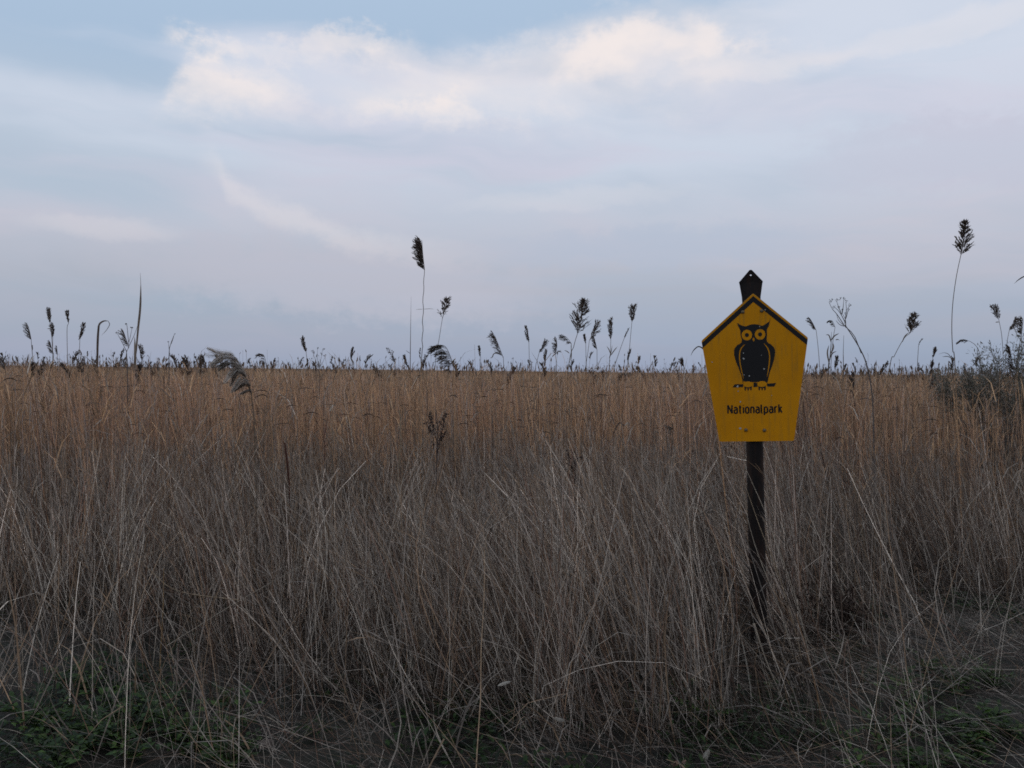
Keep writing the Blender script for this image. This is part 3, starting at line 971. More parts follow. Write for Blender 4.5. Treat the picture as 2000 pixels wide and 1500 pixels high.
# the rest of the far plumes, a few pixels each
px = rng.uniform(-120, 2120, 8500)
px = px[rng.random(len(px)) < tuft_density(px) / 1.2]
n = len(px)
d = rng.uniform(28, 120, n)
zt = CAM_H + (np.abs(rng.normal(0, 11, n)) - 2) / F * d
xw = (px - 1000) / F * d
tipp = np.stack([xw, d, zt], -1)
ln = rng.uniform(0.18, 0.34, n)
dr = unit(np.stack([rng.normal(0, 0.25, n), rng.normal(0, 0.2, n), np.ones(n)], -1))
b0 = tipp - dr * ln[:, None]
g.ribbons(np.stack([b0, b0 + dr * (ln * 0.4)[:, None], tipp], 1), np.stack([np.full(n, .012), rng.uniform(.05, .11, n), np.full(n, .015)], 1), rside(n) * np.array([1, .3, 0]), tints(n, [P_DARK, P_MID], [2, 2]))
low = b0.copy(); low[:, 2] = 0.9
g.ribbons(np.stack([low, b0], 1), np.full((n, 2), 0.016), np.tile([[1., 0, 0]], (n, 1)), tints(n, [S_TINT], [1]))
tag(link('distant_reeds', g.mesh('distant_reeds', M_PLUME)), 'tiny far reed tips along the horizon', None, None, 'stuff')

# ------------------------------------------------------------------ big drooping fluffy plume, left
d = 4.7
w = pxline([(452, 691), (464, 704), (476, 728), (486, 752), (491, 770)], d, False)
base = np.array(P(505, 1050, d)); base[2] = float(gz(base[0], base[1]))
root = empty('reed', base, 'big fluffy grey reed plume drooping to the left', 'reed', HG)
gp = Geo()
rach = np.array(w)[::-1]
gp.tube(spline(rach, 12), np.linspace(0.003, 0.0012, 12), (0.14, 0.11, 0.09), 4)
# each side branch is a lock of silky hairs blown left and hanging over
locks = [((452, 691), (428, 686), (404, 689)), ((455, 693), (430, 693), (406, 694)), ((462, 702), (434, 698), (410, 704)), ((466, 708), (440, 702), (416, 714)), ((470, 715), (446, 708), (424, 724)),
         ((473, 721), (452, 714), (430, 733)), ((477, 729), (456, 722), (436, 744)), ((480, 736), (461, 731), (444, 754)), ((484, 745), (468, 741), (452, 764)), ((487, 754), (474, 752), (460, 769)), ((490, 764), (480, 762), (470, 775))]
for q_, (a_, b_, c_) in enumerate(locks):
    jt = lambda p_, k_: (p_[0] + rng.normal(0, k_), p_[1] + rng.normal(0, k_))
    lk = spline([np.array(P(*a_, d)), np.array(P(*jt(b_, 2.5), d - 0.02 + rng.normal(0, .03))), np.array(P(*jt(c_, 5), d - 0.03 + rng.normal(0, .05)))], 7)
    nh = 60
    thick = np.array([0.004, 0.007, 0.009, 0.009, 0.008, 0.006, 0.003]) * rng.uniform(0.7, 1.4)
    off = rng.normal(0, 1, (nh, 1, 3)) * thick[None, :, None] + rng.normal(0, 0.0015, (nh, 7, 3))
    dark_ = q_ / 10.0
    u_ = np.linspace(0, 1, 7)
    shade = np.clip(rng.normal(0.82 - 0.55 * dark_ + rng.normal(0, 0.12), 0.2, nh), 0.0, 1)[:, None, None]
    tn = np.array([0.13, 0.105, 0.09]) * (1 - shade) + np.array([0.72, 0.64, 0.56]) * shade
    tn = np.repeat(tn, 7, 1)
    cutl = rng.uniform(0.7, 1.0, nh)[:, None]
    wdt = np.where(u_[None] < cutl, 0.0024, 0.0006) * rng.uniform(0.6, 1.5, (nh, 1))
    gp.ribbons(lk[None] + off, wdt, rside(nh), tn)
    ns = 3 if q_ < 5 else 9                                            # dark seed husks near the stem side of the lock
    k_ = rng.integers(0, 4, ns)
    p0 = lk[k_] + rng.normal(0, 0.007, (ns, 3))
    dd = unit(lk[k_ + 1] - lk[k_] + rng.normal(0, 0.006, (ns, 3)))
    L = rng.uniform(0.012, 0.03, ns)[:, None]
    gp.ribbons(np.stack([p0, p0 + dd * L * .5, p0 + dd * L], 1), np.tile([[.001, .0045, .001]], (ns, 1)), rside(ns), tints(ns, [(0.07, 0.055, 0.045)], [1], 0.3))
link('plume', gp.mesh('plume', M_PLUME, base), root)
gs = Geo()
gs.tube(spline([w[-1], np.array(P(497, 850, d)), base - np.array([0, 0, 0.02])], 14), stem_r(14, 0.004, 0.003), S_TINT)
link('stem', gs.mesh('stem', M_STRAW, base), root)


# ------------------------------------------------------------------ shoots, bare stalks, bent leaves above the bed
def stalk(name, pts, d, r, tint, label, cat='stalk', group=None, dd=0.0, ground=True, leaves=(), n=22, rprof=None, mat=None):
    w = pxline(pts, d, ground, dd)
    base = w[-1] if ground else np.array(w[-1])
    root = empty(name, base, label, cat, group)
    gs = Geo()
    p = spline(w, n)
    rr = np.linspace(r * 0.35, r, n) if rprof is None else np.interp(np.linspace(0, 1, n), np.linspace(0, 1, len(rprof)), rprof) * r
    mixw = np.clip((CAM_H + 0.02 - p[:, 2]) / 0.2, 0, 1)[:, None] * (1.0 if p[0][2] > CAM_H + 0.05 else 0.0)
    gs.tube(p, rr, np.array(tint) * (1 - mixw) + np.array(GOLD) * mixw, 5)
    link('stem', gs.mesh('stem', mat or M_STRAW, base), root)
    for lv, wd, lt in leaves:
        gl = Geo()
        leaf_geo(gl, [np.array(P(a, b_, d + dd * 0.5 + 0.015 * k)) for k, (a, b_) in enumerate(lv)], wd, lt)
        link('leaf', gl.mesh('leaf', M_STRAW, base), root)
    return root


stalk('reed_shoot', [(274, 533), (275, 560), (274, 600), (270, 640), (266, 685), (262, 728)], 8.6, 0.0165, (0.30, 0.235, 0.185),
      'tall pale spear shaped reed shoot rising on the left', 'reed shoot', rprof=[0.05, 0.16, 0.62, 0.72, 0.55, 0.55, 0.6, 0.5],
      leaves=[([(264, 720), (264, 690), (263, 658)], 0.026, (0.33, 0.27, 0.21))])
stalk('reed_shoot', [(193, 636), (191, 665), (190, 725)], 8.6, 0.013, (0.17, 0.125, 0.10), 'thick broken reed stem with leaf folded over to the right', 'reed shoot',
      rprof=[0.8, 0.9, 0.8, 0.7], leaves=[([(192, 640), (195, 632), (203, 627), (212, 627)], 0.020, (0.15, 0.115, 0.09)), ([(211, 627), (214, 634), (207, 646), (198, 655)], 0.007, (0.25, 0.21, 0.17))])
stalk('bare_stalk', [(803, 578), (802, 640), (801, 728)], 8.2, 0.0048, (0.20, 0.16, 0.13), 'bare needle thin stalk left of the tallest centre reed', rprof=[0.1, 0.5, 0.9, 0.9],
      leaves=[([(801, 690), (796, 687), (793, 684)], 0.006, (0.2, 0.16, 0.13))])
stalk('bare_stalk', [(1648, 655), (1647, 690), (1647, 735)], 7.0, 0.004, (0.22, 0.18, 0.15), 'short bare stalk between the large umbel and the yellow sign', rprof=[0.3, 0.6, 0.9, 0.9])
stalk('bent_leaf', [(1349, 695), (1355, 684), (1366, 677), (1380, 690), (1388, 720)], 4.6, 0.004, (0.13, 0.105, 0.085), 'dark curved leaf tip sticking out left of the yellow sign', 'leaf', rprof=[0.1, 0.8, 1.0, 0.9, 0.8])
stalk('bent_leaf', [(1833, 692), (1845, 689), (1856, 697), (1861, 730)], 7.5, 0.004, (0.14, 0.115, 0.095), 'leaf bent into an arch beside the tallest right hand reed', 'leaf', rprof=[0.15, 0.6, 0.9, 0.8],
      leaves=[([(1857, 699), (1850, 696), (1840, 697)], 0.008, (0.14, 0.115, 0.095))])
stalk('bent_leaf', [(1981, 554), (1990, 546), (2004, 540), (2022, 552), (2030, 620), (2032, 735)], 5.0, 0.004, (0.13, 0.105, 0.085), 'dark leaf tip reaching in at the upper right edge', 'leaf', rprof=[0.1, 0.9, 1.1, 1.0, 0.8, 0.8])
# ragged leafy reed right of the sign
stalk('leafy_reed', [(1624, 648), (1623, 675), (1621, 700), (1617, 735)], 8.4, 0.0065, (0.17, 0.13, 0.10), 'ragged leafy reed without plume between the sign and the large umbel', 'reed', rprof=[0.2, 0.7, 1, 1],
      leaves=[([(1623, 668), (1619, 655), (1613, 654)], .014, (.15, .115, .09)), ([(1624, 664), (1630, 656), (1639, 651)], .014, (.15, .115, .09)), ([(1623, 690), (1628, 678), (1626, 668)], .016, (.2, .15, .11)),
              ([(1620, 702), (1626, 690), (1634, 686)], .013, (.15, .115, .09)), ([(1620, 712), (1616, 690), (1619, 674)], .018, (.22, .17, .13)), ([(1632, 664), (1636, 663), (1640, 665)], .010, (.15, .115, .09))])


# ------------------------------------------------------------------ dried umbels and twiggy weeds
def branched(name, label, cat, d, stems, heads, r, tint, head_n=9, head_r=5.0, seed=0.004, head_t=(0.10, 0.085, 0.075), seed_name='seed_head'):
    """stems: list of pixel lines (first one reaches the ground); heads: pixels where seed heads sit"""
    w0 = pxline(stems[0], d, True)
    base = w0[-1]
    root = empty(name, base, label, cat)
    gs = Geo()
    gs.tube(spline(w0, 18), np.linspace(r * 0.6, r, 18), tint, 5)
    link('stem', gs.mesh('stem', M_DARK, base), root)
    for s in stems[1:]:
        gb = Geo()
        dj = random.uniform(-0.06, 0.06)
        gb.tube(spline([np.array(P(a, b_, d + dj * (1 - k / max(1, len(s) - 1)))) for k, (a, b_) in enumerate(s)], 10), np.linspace(r * 0.25, r * 0.6, 10), tint, 4)
        link('branch', gb.mesh('branch', M_DARK, base), root)
    for (a, b_) in heads:
        gh = Geo()
        c = np.array(P(a, b_, d + random.uniform(-0.05, 0.05)))
        q = rng.normal(0, 1, (head_n, 3)); q = unit(q) * rng.uniform(0.35, 1.0, (head_n, 1)) * head_r * d / F
        q[:, 2] = np.abs(q[:, 2]) * 0.8
        gh.blobs(c + q, seed, head_t, 1.5)
        gh.ribbons(np.stack([np.repeat(c[None] - np.array([[0, 0, head_r * d / F * 0.8]]), head_n, 0), c + q], 1), np.full((head_n, 2), 0.0016), rside(head_n), np.array(tint))
        link(seed_name, gh.mesh(seed_name, M_DARK, base), root)
    return root


branched('dried_umbel', 'large dried umbel plant leaning left, bare forked stems right of the sign', 'dead plant', 6.4,
         [[(1650, 634), (1664, 655), (1680, 682), (1692, 710), (1702, 760), (1706, 830)],
          [(1645, 612), (1651, 624), (1652, 640)], [(1628, 598), (1640, 610), (1651, 630)], [(1620, 592), (1626, 604), (1634, 613), (1648, 634)], [(1634, 588), (1638, 600), (1644, 614)],
          [(1652, 590), (1653, 606), (1650, 632)], [(1648, 586), (1647, 598), (1645, 612)], [(1658, 598), (1655, 612), (1652, 622)], [(1634, 613), (1638, 626), (1650, 637), (1668, 655), (1682, 690)],
          [(1633, 626), (1640, 634), (1649, 637)]],
         [(1621, 590), (1624, 586), (1634, 586), (1640, 583), (1648, 584), (1653, 588), (1659, 596), (1628, 600), (1638, 600), (1645, 606), (1657, 605), (1651, 612)], 0.0058, (0.17, 0.14, 0.125), 6, 4.5, 0.0042)
branched('dried_umbel', 'small dried umbel low on the horizon left of centre', 'dead plant', 10.0,
         [[(622, 705), (623, 718), (624, 735)], [(611, 688), (615, 700), (622, 716)], [(620, 682), (620, 700), (622, 714)], [(630, 683), (627, 700), (623, 716)], [(635, 697), (630, 708), (623, 718)], [(608, 703), (614, 710), (622, 718)]],
         [(610, 686), (613, 690), (620, 680), (631, 682), (635, 695), (607, 702), (628, 692)], 0.005, (0.18, 0.15, 0.13), 5, 4, 0.007)
branched('dead_twig', 'forked leafless twig behind the spear shaped shoot', 'dead plant', 7.0,
         [[(247, 684), (248, 705), (249, 732)], [(228, 650), (236, 664), (247, 686)], [(258, 640), (255, 655), (250, 676)], [(270, 632), (262, 655), (250, 680)], [(246, 632), (248, 636), (251, 668)]],
         [(246, 633), (227, 650), (258, 640)], 0.0048, (0.16, 0.13, 0.115), 4, 3, 0.006)
branched('dead_twig', 'single thin dead twig with side fork right of the spear shoot', 'dead plant', 8.0,
         [[(331, 678), (330, 700), (330, 732)], [(341, 652), (336, 664), (331, 680)], [(329, 668), (330, 678), (331, 690)], [(340, 655), (338, 662), (334, 672)]], [(341, 652), (329, 668)], 0.0052, (0.17, 0.14, 0.12), 3, 2, 0.005)


def dock(label, d, px, top, bot, wid, n, tint, arms):
    stem = [(px, top), (px + 3, (top + bot) / 2), (px + 1, bot)]
    w0 = pxline(stem, d)
    base = w0[-1]
    root = empty('dock_weed', base, label, 'dead plant', 'dead dock weeds in the grass')
    gs = Geo()
    gs.tube(spline(w0, 14), np.linspace(0.002, 0.005, 14), tint, 5)
    link('stem', gs.mesh('stem', M_DARK, base), root)
    for k in range(arms):
        a = np.array(P(px + random.uniform(-.2, .2) * wid, top + (bot - top) * random.uniform(0.35, 0.9), d))
        e = np.array(P(px + random.uniform(-1, 1) * wid, top + (bot - top) * random.uniform(0.0, 0.45), d + random.uniform(-.08, .08)))
        gb = Geo()
        q = spline([a, a * 0.4 + e * 0.6 + np.array([0, 0, -0.01]), e], 12)
        gb.tube(q, np.linspace(0.0026, 0.001, 12), tint, 4)
        s = rng.uniform(0.2, 1, n)
        c = q[(s * 11).astype(int)] + rng.normal(0, 0.008, (n, 3))
        gb.blobs(c, rng.uniform(0.005, 0.011, n), tints(n, [tint], [1], 0.3))
        link('seed_head', gb.mesh('seed_head', M_DARK, base), root)
    return root


dock('dark dead dock weed with clustered seeds left of centre', 5.8, 852, 800, 900, 26, 26, (0.085, 0.062, 0.055), 8)
dock('dark brown dock weed with one twisted seed spike near centre', 5.0, 1122, 850, 960, 16, 22, (0.075, 0.050, 0.045), 6)
dock('low grey dock weed close under the edge of the reed bed', 7.2, 1312, 822, 860, 20, 12, (0.12, 0.095, 0.075), 4)


# ------------------------------------------------------------------ grey green shrub at right edge
def shrub():
    base = np.array([5.10, 8.6, 0.0])
    root = empty('shrub', base, 'low grey green shrub in the reeds at the right edge', 'shrub')
    gf = Geo()
    for k in range(84):
        a = rng.uniform(0, 2 * math.pi)
        reach = rng.uniform(0.25, 1.0) ** 0.7
        c = base + np.array([math.cos(a) * 0.85 * reach, math.sin(a) * 0.8 * reach, 0])
        c[0] += 0.26
        hx = np.interp(c[0], [4.0, 4.45, 4.9, 5.25, 5.7], [1.32, 1.47, 1.43, 1.66, 1.90])
        tip = np.array([c[0] + rng.normal(0, 0.08), c[1], hx * rng.uniform(0.80, 1.02)])
        st = base + rng.normal(0, 0.08, 3) * np.array([1, 1, 0])
        mid = (st * 0.45 + tip * 0.55) + np.array([0, 0, 0.12]) + rng.normal(0, 0.05, 3)
        q = spline([st, mid, tip], 14)
        gb = Geo()
        gb.tube(q, np.linspace(0.007, 0.0018, 14), (0.20, 0.17, 0.145), 5)
        link('branch', gb.mesh('branch', M_DARK, base), root)
        n = 150
        s = rng.uniform(0.74, 1, n)
        p = q[(s * 13).astype(int)]
        dr = unit(rng.normal(0, 1, (n, 3)) + np.array([0, 0, 0.5]))
        tw = p + dr * rng.uniform(0.0, 0.13, n)[:, None]
        dl = unit(dr + rng.normal(0, 0.5, (n, 3)))
        L = rng.uniform(0.02, 0.055, n)
        gf.ribbons(np.stack([tw, tw + dl * (L * .5)[:, None], tw + dl * L[:, None]], 1), np.tile([[.003, .011, .002]], (n, 1)), rside(n),
                   tints(n, [(0.15, 0.14, 0.10), (0.21, 0.18, 0.145), (0.10, 0.095, 0.068), (0.28, 0.245, 0.21)], [3, 3, 2, 1], 0.2))
        j = rng.integers(0, n, 60)
        gf.ribbons(np.stack([p[j], tw[j]], 1), np.full((60, 2), 0.0016), rside(60), np.array((0.13, 0.11, 0.10)))
    link('foliage', gf.mesh('foliage', M_GREEN, base), root)


shrub()

# ------------------------------------------------------------------ sign
D_S = 3.81
SM = D_S / F
top = np.array(P(1466, 527, D_S))
bot = np.array(P(1484, 1312, D_S))
axis = Vector(top - bot).normalized()
t = (0.0 - bot[2]) / axis.z
foot = Vector(bot) + axis * t
H_POST = (Vector(top) - foot).length
yaw = R(9)
xa = Vector((math.cos(yaw), -math.sin(yaw), 0))
xa = (xa - axis * xa.dot(axis)).normalized()
ya = axis.cross(xa).normalized()                      # away from the viewer
sign = empty('park_sign', (0, 0, 0), 'yellow five sided sign with black owl on a dark metal post', 'sign')
sign.matrix_world = Matrix((xa.to_4d(), ya.to_4d(), axis.to_4d(), (0, 0, 0, 1))).transposed()
sign.matrix_world = Matrix.Translation(foot) @ Matrix([[xa.x, ya.x, axis.x, 0], [xa.y, ya.y, axis.y, 0], [xa.z, ya.z, axis.z, 0], [0, 0, 0, 1]])


def simple_mat(name, base_c, rough, build=None, metal=0.0, spec=0.5):
    m = bpy.data.materials.new(name)
    m.use_nodes = True
    t = m.node_tree
    p = t.nodes['Principled BSDF']
    p.inputs['Base Color'].default_value = (*base_c, 1)
    p.inputs['Roughness'].default_value = rough
    p.inputs['Metallic'].default_value = metal
    p.inputs['Specular IOR Level'].default_value = spec
    if build:
        build(t, p)
    return m


def b_yellow(t, p):
    c = nd(t, 'ShaderNodeTexCoord')
    a = noise(t, c.outputs['Object'], 5.0, 5, 0.6)
    b = noise(t, c.outputs['Object'], 60.0, 3, 0.6)
    col = mixc(t, remap(t, a, 0.35, 0.7), (0.79, 0.310, 0.004), (0.70, 0.268, 0.004))
    col = mixc(t, remap(t, b, 0.62, 0.74, 0, 0.4), col, (0.42, 0.22, 0.03))
    mp = nd(t, 'ShaderNodeMapping')
    mp.inputs['Scale'].default_value = (60, 60, 5)
    t.links.new(c.outputs['Object'], mp.inputs[0])
    run = noise(t, mp.outputs[0], 1.0, 4, 0.6)
    col = mixc(t, remap(t, run, 0.48, 0.72, 0, 0.50), col, (0.40, 0.20, 0.03))
    sp = nd(t, 'ShaderNodeSeparateXYZ')
    t.links.new(c.outputs['Object'], sp.inputs[0])
    # algae film along the sloping upper edges
    hgt = mth(t, 'ADD', sp.outputs[2], mth(t, 'MULTIPLY', mth(t, 'ABSOLUTE', sp.outputs[0]), 0.866))
    film = remap(t, mth(t, 'ADD', hgt, mth(t, 'MULTIPLY', mth(t, 'SUBTRACT', a, 0.5), 0.006)), 0.2065, 0.2115)
    col = mixc(t, mth(t, 'MULTIPLY', film, 0.55), col, (0.30, 0.25, 0.12))
    t.links.new(col, p.inputs['Base Color'])
    t.links.new(remap(t, a, 0.3, 0.7, 0.42, 0.62), p.inputs['Roughness'])


def b_post(t, p):
    c = nd(t, 'ShaderNodeTexCoord')
    mp = nd(t, 'ShaderNodeMapping')
    mp.inputs['Scale'].default_value = (14, 14, 3)
    t.links.new(c.outputs['Object'], mp.inputs[0])
    a = noise(t, mp.outputs[0], 2.0, 6, 0.65)
    col = mixc(t, remap(t, a, 0.48, 0.66), (0.012, 0.008, 0.007), (0.034, 0.015, 0.009))
    b = noise(t, c.outputs['Object'], 45.0, 4, 0.6)
    col = mixc(t, remap(t, b, 0.66, 0.76, 0, .5), col, (0.06, 0.05, 0.042))
    t.links.new(col, p.inputs['Base Color'])
    bp = nd(t, 'ShaderNodeBump')
    bp.inputs['Distance'].default_value = 0.002
    t.links.new(b, bp.inputs['Height'])
    t.links.new(bp.outputs[0], p.inputs['Normal'])


M_YEL = simple_mat('sign_yellow', (0.68, 0.34, 0.01), 0.5, b_yellow, spec=0.12)
M_BLK = simple_mat('sign_black', (0.012, 0.010, 0.010), 0.55, spec=0.3)
M_POST = simple_mat('post_paint', (0.03, 0.02, 0.015), 0.75, b_post, spec=0.25)
M_BOLT = simple_mat('bolt_metal', (0.20, 0.15, 0.09), 0.55, metal=0.6)
M_CHIP = simple_mat('bare_metal', (0.48, 0.46, 0.42), 0.5)


def from_faces(name, verts, faces, mat, smooth=False):
    me = bpy.data.meshes.new(name)
    me.from_pydata(verts, [], faces)
    me.update()
    if smooth:
        for p in me.polygons:
            p.use_smooth = True
    me.materials.append(mat)
    return me


def flat(name, loops, mat, y, thick=0.0006, dz=0.0):
    """flat print: closed loops in sign x,z metres (nested loops cut holes), facing the viewer at depth y"""
    cu = bpy.data.curves.new(name, 'CURVE')
    cu.dimensions = '2D'
    cu.fill_mode = 'BOTH'
    cu.extrude = thick / 2
    for lp in loops:
        s = cu.splines.new('POLY')
        s.points.add(len(lp) - 1)
        for pt, (a, b_) in zip(s.points, lp):
            pt.co = (a, b_, 0, 1)
        s.use_cyclic_u = True
    ob = bpy.data.objects.new('tmp', cu)
    COL.objects.link(ob)
    dg = bpy.context.evaluated_depsgraph_get()
    me = bpy.data.meshes.new_from_object(ob.evaluated_get(dg))
    bpy.data.objects.remove(ob)
    bpy.data.curves.remove(cu)
    me.name = name
    me.transform(Matrix.Translation((0, y, 0)) @ Matrix.Rotation(R(90), 4, 'X'))
    me.materials.clear()
    me.materials.append(mat)
    return me


# post: painted steel tube, pressed flat at its head
r_p = 16.0 * SM
ang = np.arange(28) * 2 * math.pi / 28
rings = []
z_flat = H_POST - 24 * SM
prof = [(-0.25, 1, 1), (0.3, 1, 1), (H_POST - 0.45, 1, 1), (H_POST - 0.26, 1.02, 0.95), (H_POST - 0.17, 1.06, 0.70), (H_POST - 0.125, 1.12, 0.48), (H_POST - 0.085, 1.28, 0.22), (H_POST - 0.062, 1.37, 0.10), (z_flat, 1.395, 0.075)]
verts, faces = [], []
for z, sx, sy in prof:
    for a in ang:
        verts.append((r_p * sx * math.cos(a), r_p * sy * math.sin(a), z))
for i in range(len(prof) - 1):
    for j in range(28):
        k = (j + 1) % 28
        faces.append((i * 28 + j, i * 28 + k, (i + 1) * 28 + k, (i + 1) * 28 + j))
me = from_faces('post', verts, faces, M_POST, True)
post = link('post', me, sign)
hw = r_p * 1.395
hz = z_flat + 13.5 * SM
hole = [(0.0045 * math.cos(a), hz + 0.0035 * math.sin(a)) for a in np.arange(12) * 2 * math.pi / 12]
link('post_tip', flat('post_tip', [[(-hw, z_flat - 0.004), (hw, z_flat - 0.004), (hw, z_flat + 0.002), (0.10 * hw, H_POST - 0.001), (0, H_POST), (-0.10 * hw, H_POST - 0.001), (-hw, z_flat + 0.002)], hole], M_POST, 0, 0.0058), post)

# plate in its own frame: origin at the middle of the shoulders
Z0 = (Vector(P(1471.5, 663.5, D_S)) - foot).dot(axis)
Y0 = -(r_p + 0.006)
X0 = 1.2 * SM
plate_o = [(-104.5, 0), (-73.0, -197), (73.0, -197), (104.5, 0), (0, 89)]
WX = 0.952


def rounded(poly, r, n=4):
    out = []
    k = len(poly)
    for i in range(k):
        a, b_, c = (np.array(poly[(i - 1) % k], float), np.array(poly[i], float), np.array(poly[(i + 1) % k], float))
        u, v = unit(a - b_), unit(c - b_)
        for s in np.linspace(0, 1, n):
            out.append(tuple((1 - s) ** 2 * (b_ + u * r) + 2 * s * (1 - s) * b_ + s ** 2 * (b_ + v * r)))
    return out


outl = [(a * WX * SM, b_ * SM) for a, b_ in rounded(plate_o, 3.0)]
plate = link('plate', flat('plate', [outl], M_YEL, 0, 0.004), sign, (X0, Y0, Z0))
YF = -0.0024
stripe = [(-102.3, -14.0), (-103.9, -4.0), (0, 89 - 5.5), (103.9, -4.0), (102.3, -14.0), (0, 89 - 17.0)]
link('roof_stripe', flat('roof_stripe', [[(a * 0.998 * WX * SM, b_ * SM) for a, b_ in stripe]], M_BLK, YF), plate)


def oc(cx, cy):
    """owl drawing units to plate metres"""
    return ((cx - 570.0) / 3.75 * SM * WX, (612.0 - cy) / 3.75 * SM)


def smooth_loop(pts, n=5):
    p = np.asarray(pts, float)
    k = len(p)
    out = []
    for i in range(k):
        a, b_, c, d_ = p[(i - 1) % k], p[i], p[(i + 1) % k], p[(i + 2) % k]
        for t_ in np.arange(n) / n:
            out.append(0.5 * (2 * b_ + (c - a) * t_ + (2 * a - 5 * b_ + 4 * c - d_) * t_ ** 2 + (3 * b_ - a - 3 * c + d_) * t_ ** 3))
    return [tuple(q) for q in out]


def circ(cx, cy, r, n=28, ry=None):
    return [(cx + r * math.cos(a), cy + (ry or r) * math.sin(a)) for a in np.arange(n) * 2 * math.pi / n]


sil = [(446, 490), (478, 508), (508, 517), (538, 507), (570, 503), (602, 507), (630, 517), (660, 502), (689, 484)]
right = smooth_loop([(689, 484), (680, 518), (665, 546), (665, 582), (661, 618), (668, 638), (694, 655), (715, 680), (721, 706), (714, 752), (698, 806), (678, 856), (656, 912)], 4)[:-4]
left = smooth_loop([(482, 912), (468, 866), (448, 812), (428, 758), (419, 706), (424, 676), (444, 652), (470, 638), (479, 618), (471, 582), (469, 546), (456, 518), (446, 490)], 4)[:-4]
top_l = [tuple(q) for q in spline(sil, 22)][:-1]
silh = top_l + right + [(640, 918), (600, 921), (570, 923), (540, 921), (498, 918)] + left[:-3]


def band(pts, w):
    p = spline(pts, 14)
    tn = unit(np.gradient(p, axis=0))
    nn = np.stack([-tn[:, 1], tn[:, 0]], -1) * (w * np.interp(np.linspace(0, 1, 14), [0, .2, .8, 1], [.35, 1, 1, .35]))[:, None] / 2
    return [tuple(q) for q in p + nn] + [tuple(q) for q in (p - nn)[::-1]]


owl = [silh, circ(517, 580, 39), circ(614, 578, 39), circ(517, 580, 15), circ(614, 578, 15), [(566, 597), (575, 612), (566, 631), (556, 612)],
       band([(500, 646), (470, 680), (459, 730), (465, 800), (484, 896)], 9), band([(640, 644), (668, 680), (680, 730), (675, 800), (658, 888)], 9)]
owl_o = link('owl_emblem', flat('owl_emblem', [[oc(*q) for q in lp] for lp in owl], M_BLK, YF), plate)
perch = [[(402, 957), (419, 935), (484, 935), (478, 957)], [(556, 957), (560, 926), (582, 926), (586, 957)], [(660, 957), (654, 935), (724, 932), (710, 957)]]
for cx in (517, 620):
    for k in (-1, 0, 1):
        perch.append([(cx + k * 21 - 6, 952), (cx + k * 21 + 6, 952), (cx + k * 21 + 5, 978), (cx + k * 21, 984), (cx + k * 21 - 5, 978)])
    perch.append([(cx - 15, 958), (cx - 15, 966), (cx - 6.8, 966), (cx - 6.8, 958)])
    perch.append([(cx + 6.8, 958), (cx + 6.8, 966), (cx + 15, 966), (cx + 15, 958)])
link('owl_perch', flat('owl_perch', [[oc(*q) for q in lp] for lp in perch], M_BLK, YF), plate)
feet = [[oc(*q) for q in circ(cx, 937, 35, 24, 21)] for cx in (517, 620)]
link('owl_feet', flat('owl_feet', feet, M_YEL, YF - 0.0006), plate)

# lettering, drawn with strokes of one weight
def arc(cx, cy, rx, ry, a0, a1, n=9):
    return [(cx + rx * math.cos(R(a)), cy + ry * math.sin(R(a))) for a in np.linspace(a0, a1, n)]


X_H, CAP, DES = 0.72, 1.0, -0.26
ring = lambda w: arc(w / 2, X_H - 0.24, w / 2, 0.24, 0, 180) + arc(w / 2, 0.24, w / 2, 0.24, 180, 360) + [(w, X_H - 0.24)]
GL = {'N': (0.56, [[(0, 0), (0, CAP)], [(0, CAP), (0.56, 0)], [(0.56, 0), (0.56, CAP)]]),
      'a': (0.42, [[(0.03, X_H - 0.06)] + arc(0.21, X_H - 0.20, 0.21, 0.20, 125, 0) + [(0.42, 0)], [(0.42, 0.43), (0.2, 0.43)] + arc(0.18, 0.215, 0.18, 0.215, 90, 270) + [(0.26, 0.0), (0.42, 0.11)]]),
      't': (0.28, [[(0.09, 0.95), (0.09, 0.14)] + arc(0.23, 0.14, 0.14, 0.14, 180, 270), [(-0.04, X_H), (0.27, X_H)]]),
      'i': (0.0, [[(0, 0), (0, X_H)], [(0, 0.93), (0, 0.98)]]),
      'o': (0.42, [ring(0.42)]),
      'n': (0.42, [[(0, 0), (0, X_H)], [(0, 0.5)] + arc(0.21, X_H - 0.21, 0.21, 0.21, 150, 0) + [(0.42, 0)]]),
      'l': (0.13, [[(0, CAP), (0, 0.13)] + arc(0.13, 0.13, 0.13, 0.13, 180, 270)]),
      'p': (0.42, [[(0, DES), (0, X_H)], ring(0.42)]),
      'r': (0.26, [[(0, 0), (0, X_H)], [(0, 0.48)] + arc(0.2, X_H - 0.2, 0.2, 0.2, 160, 70)]),
      'k': (0.38, [[(0, 0), (0, CAP)], [(0.36, X_H), (0.02, 0.32)], [(0.13, 0.43), (0.39, 0)]])}
gl = Geo()
size = 60.0 / 3.75 * SM
xcur, strokes = 0.0, []
for ch in 'Nationalpark':
    w, ss = GL[ch]
    strokes += [[(xcur + a, b_) for a, b_ in s] for s in ss]
    xcur += w + 0.30
tw = xcur - 0.30
fx = WX * (760 - 365) / 3.75 * SM / (tw * size)
for s in strokes:
    p = np.array([((a - tw / 2) * size * fx - 2.0 * SM, 0, b_ * size) for a, b_ in s])
    gl.tube(p, 0.0036, (0.01, 0.01, 0.01), 6)
me = gl.mesh('lettering', M_BLK)
me.transform(Matrix.Translation((0, YF + 0.0002, (612.0 - 1146.0) / 3.75 * SM)) @ Matrix.Diagonal((1, 0.25, 1, 1)))
link('lettering', me, plate)

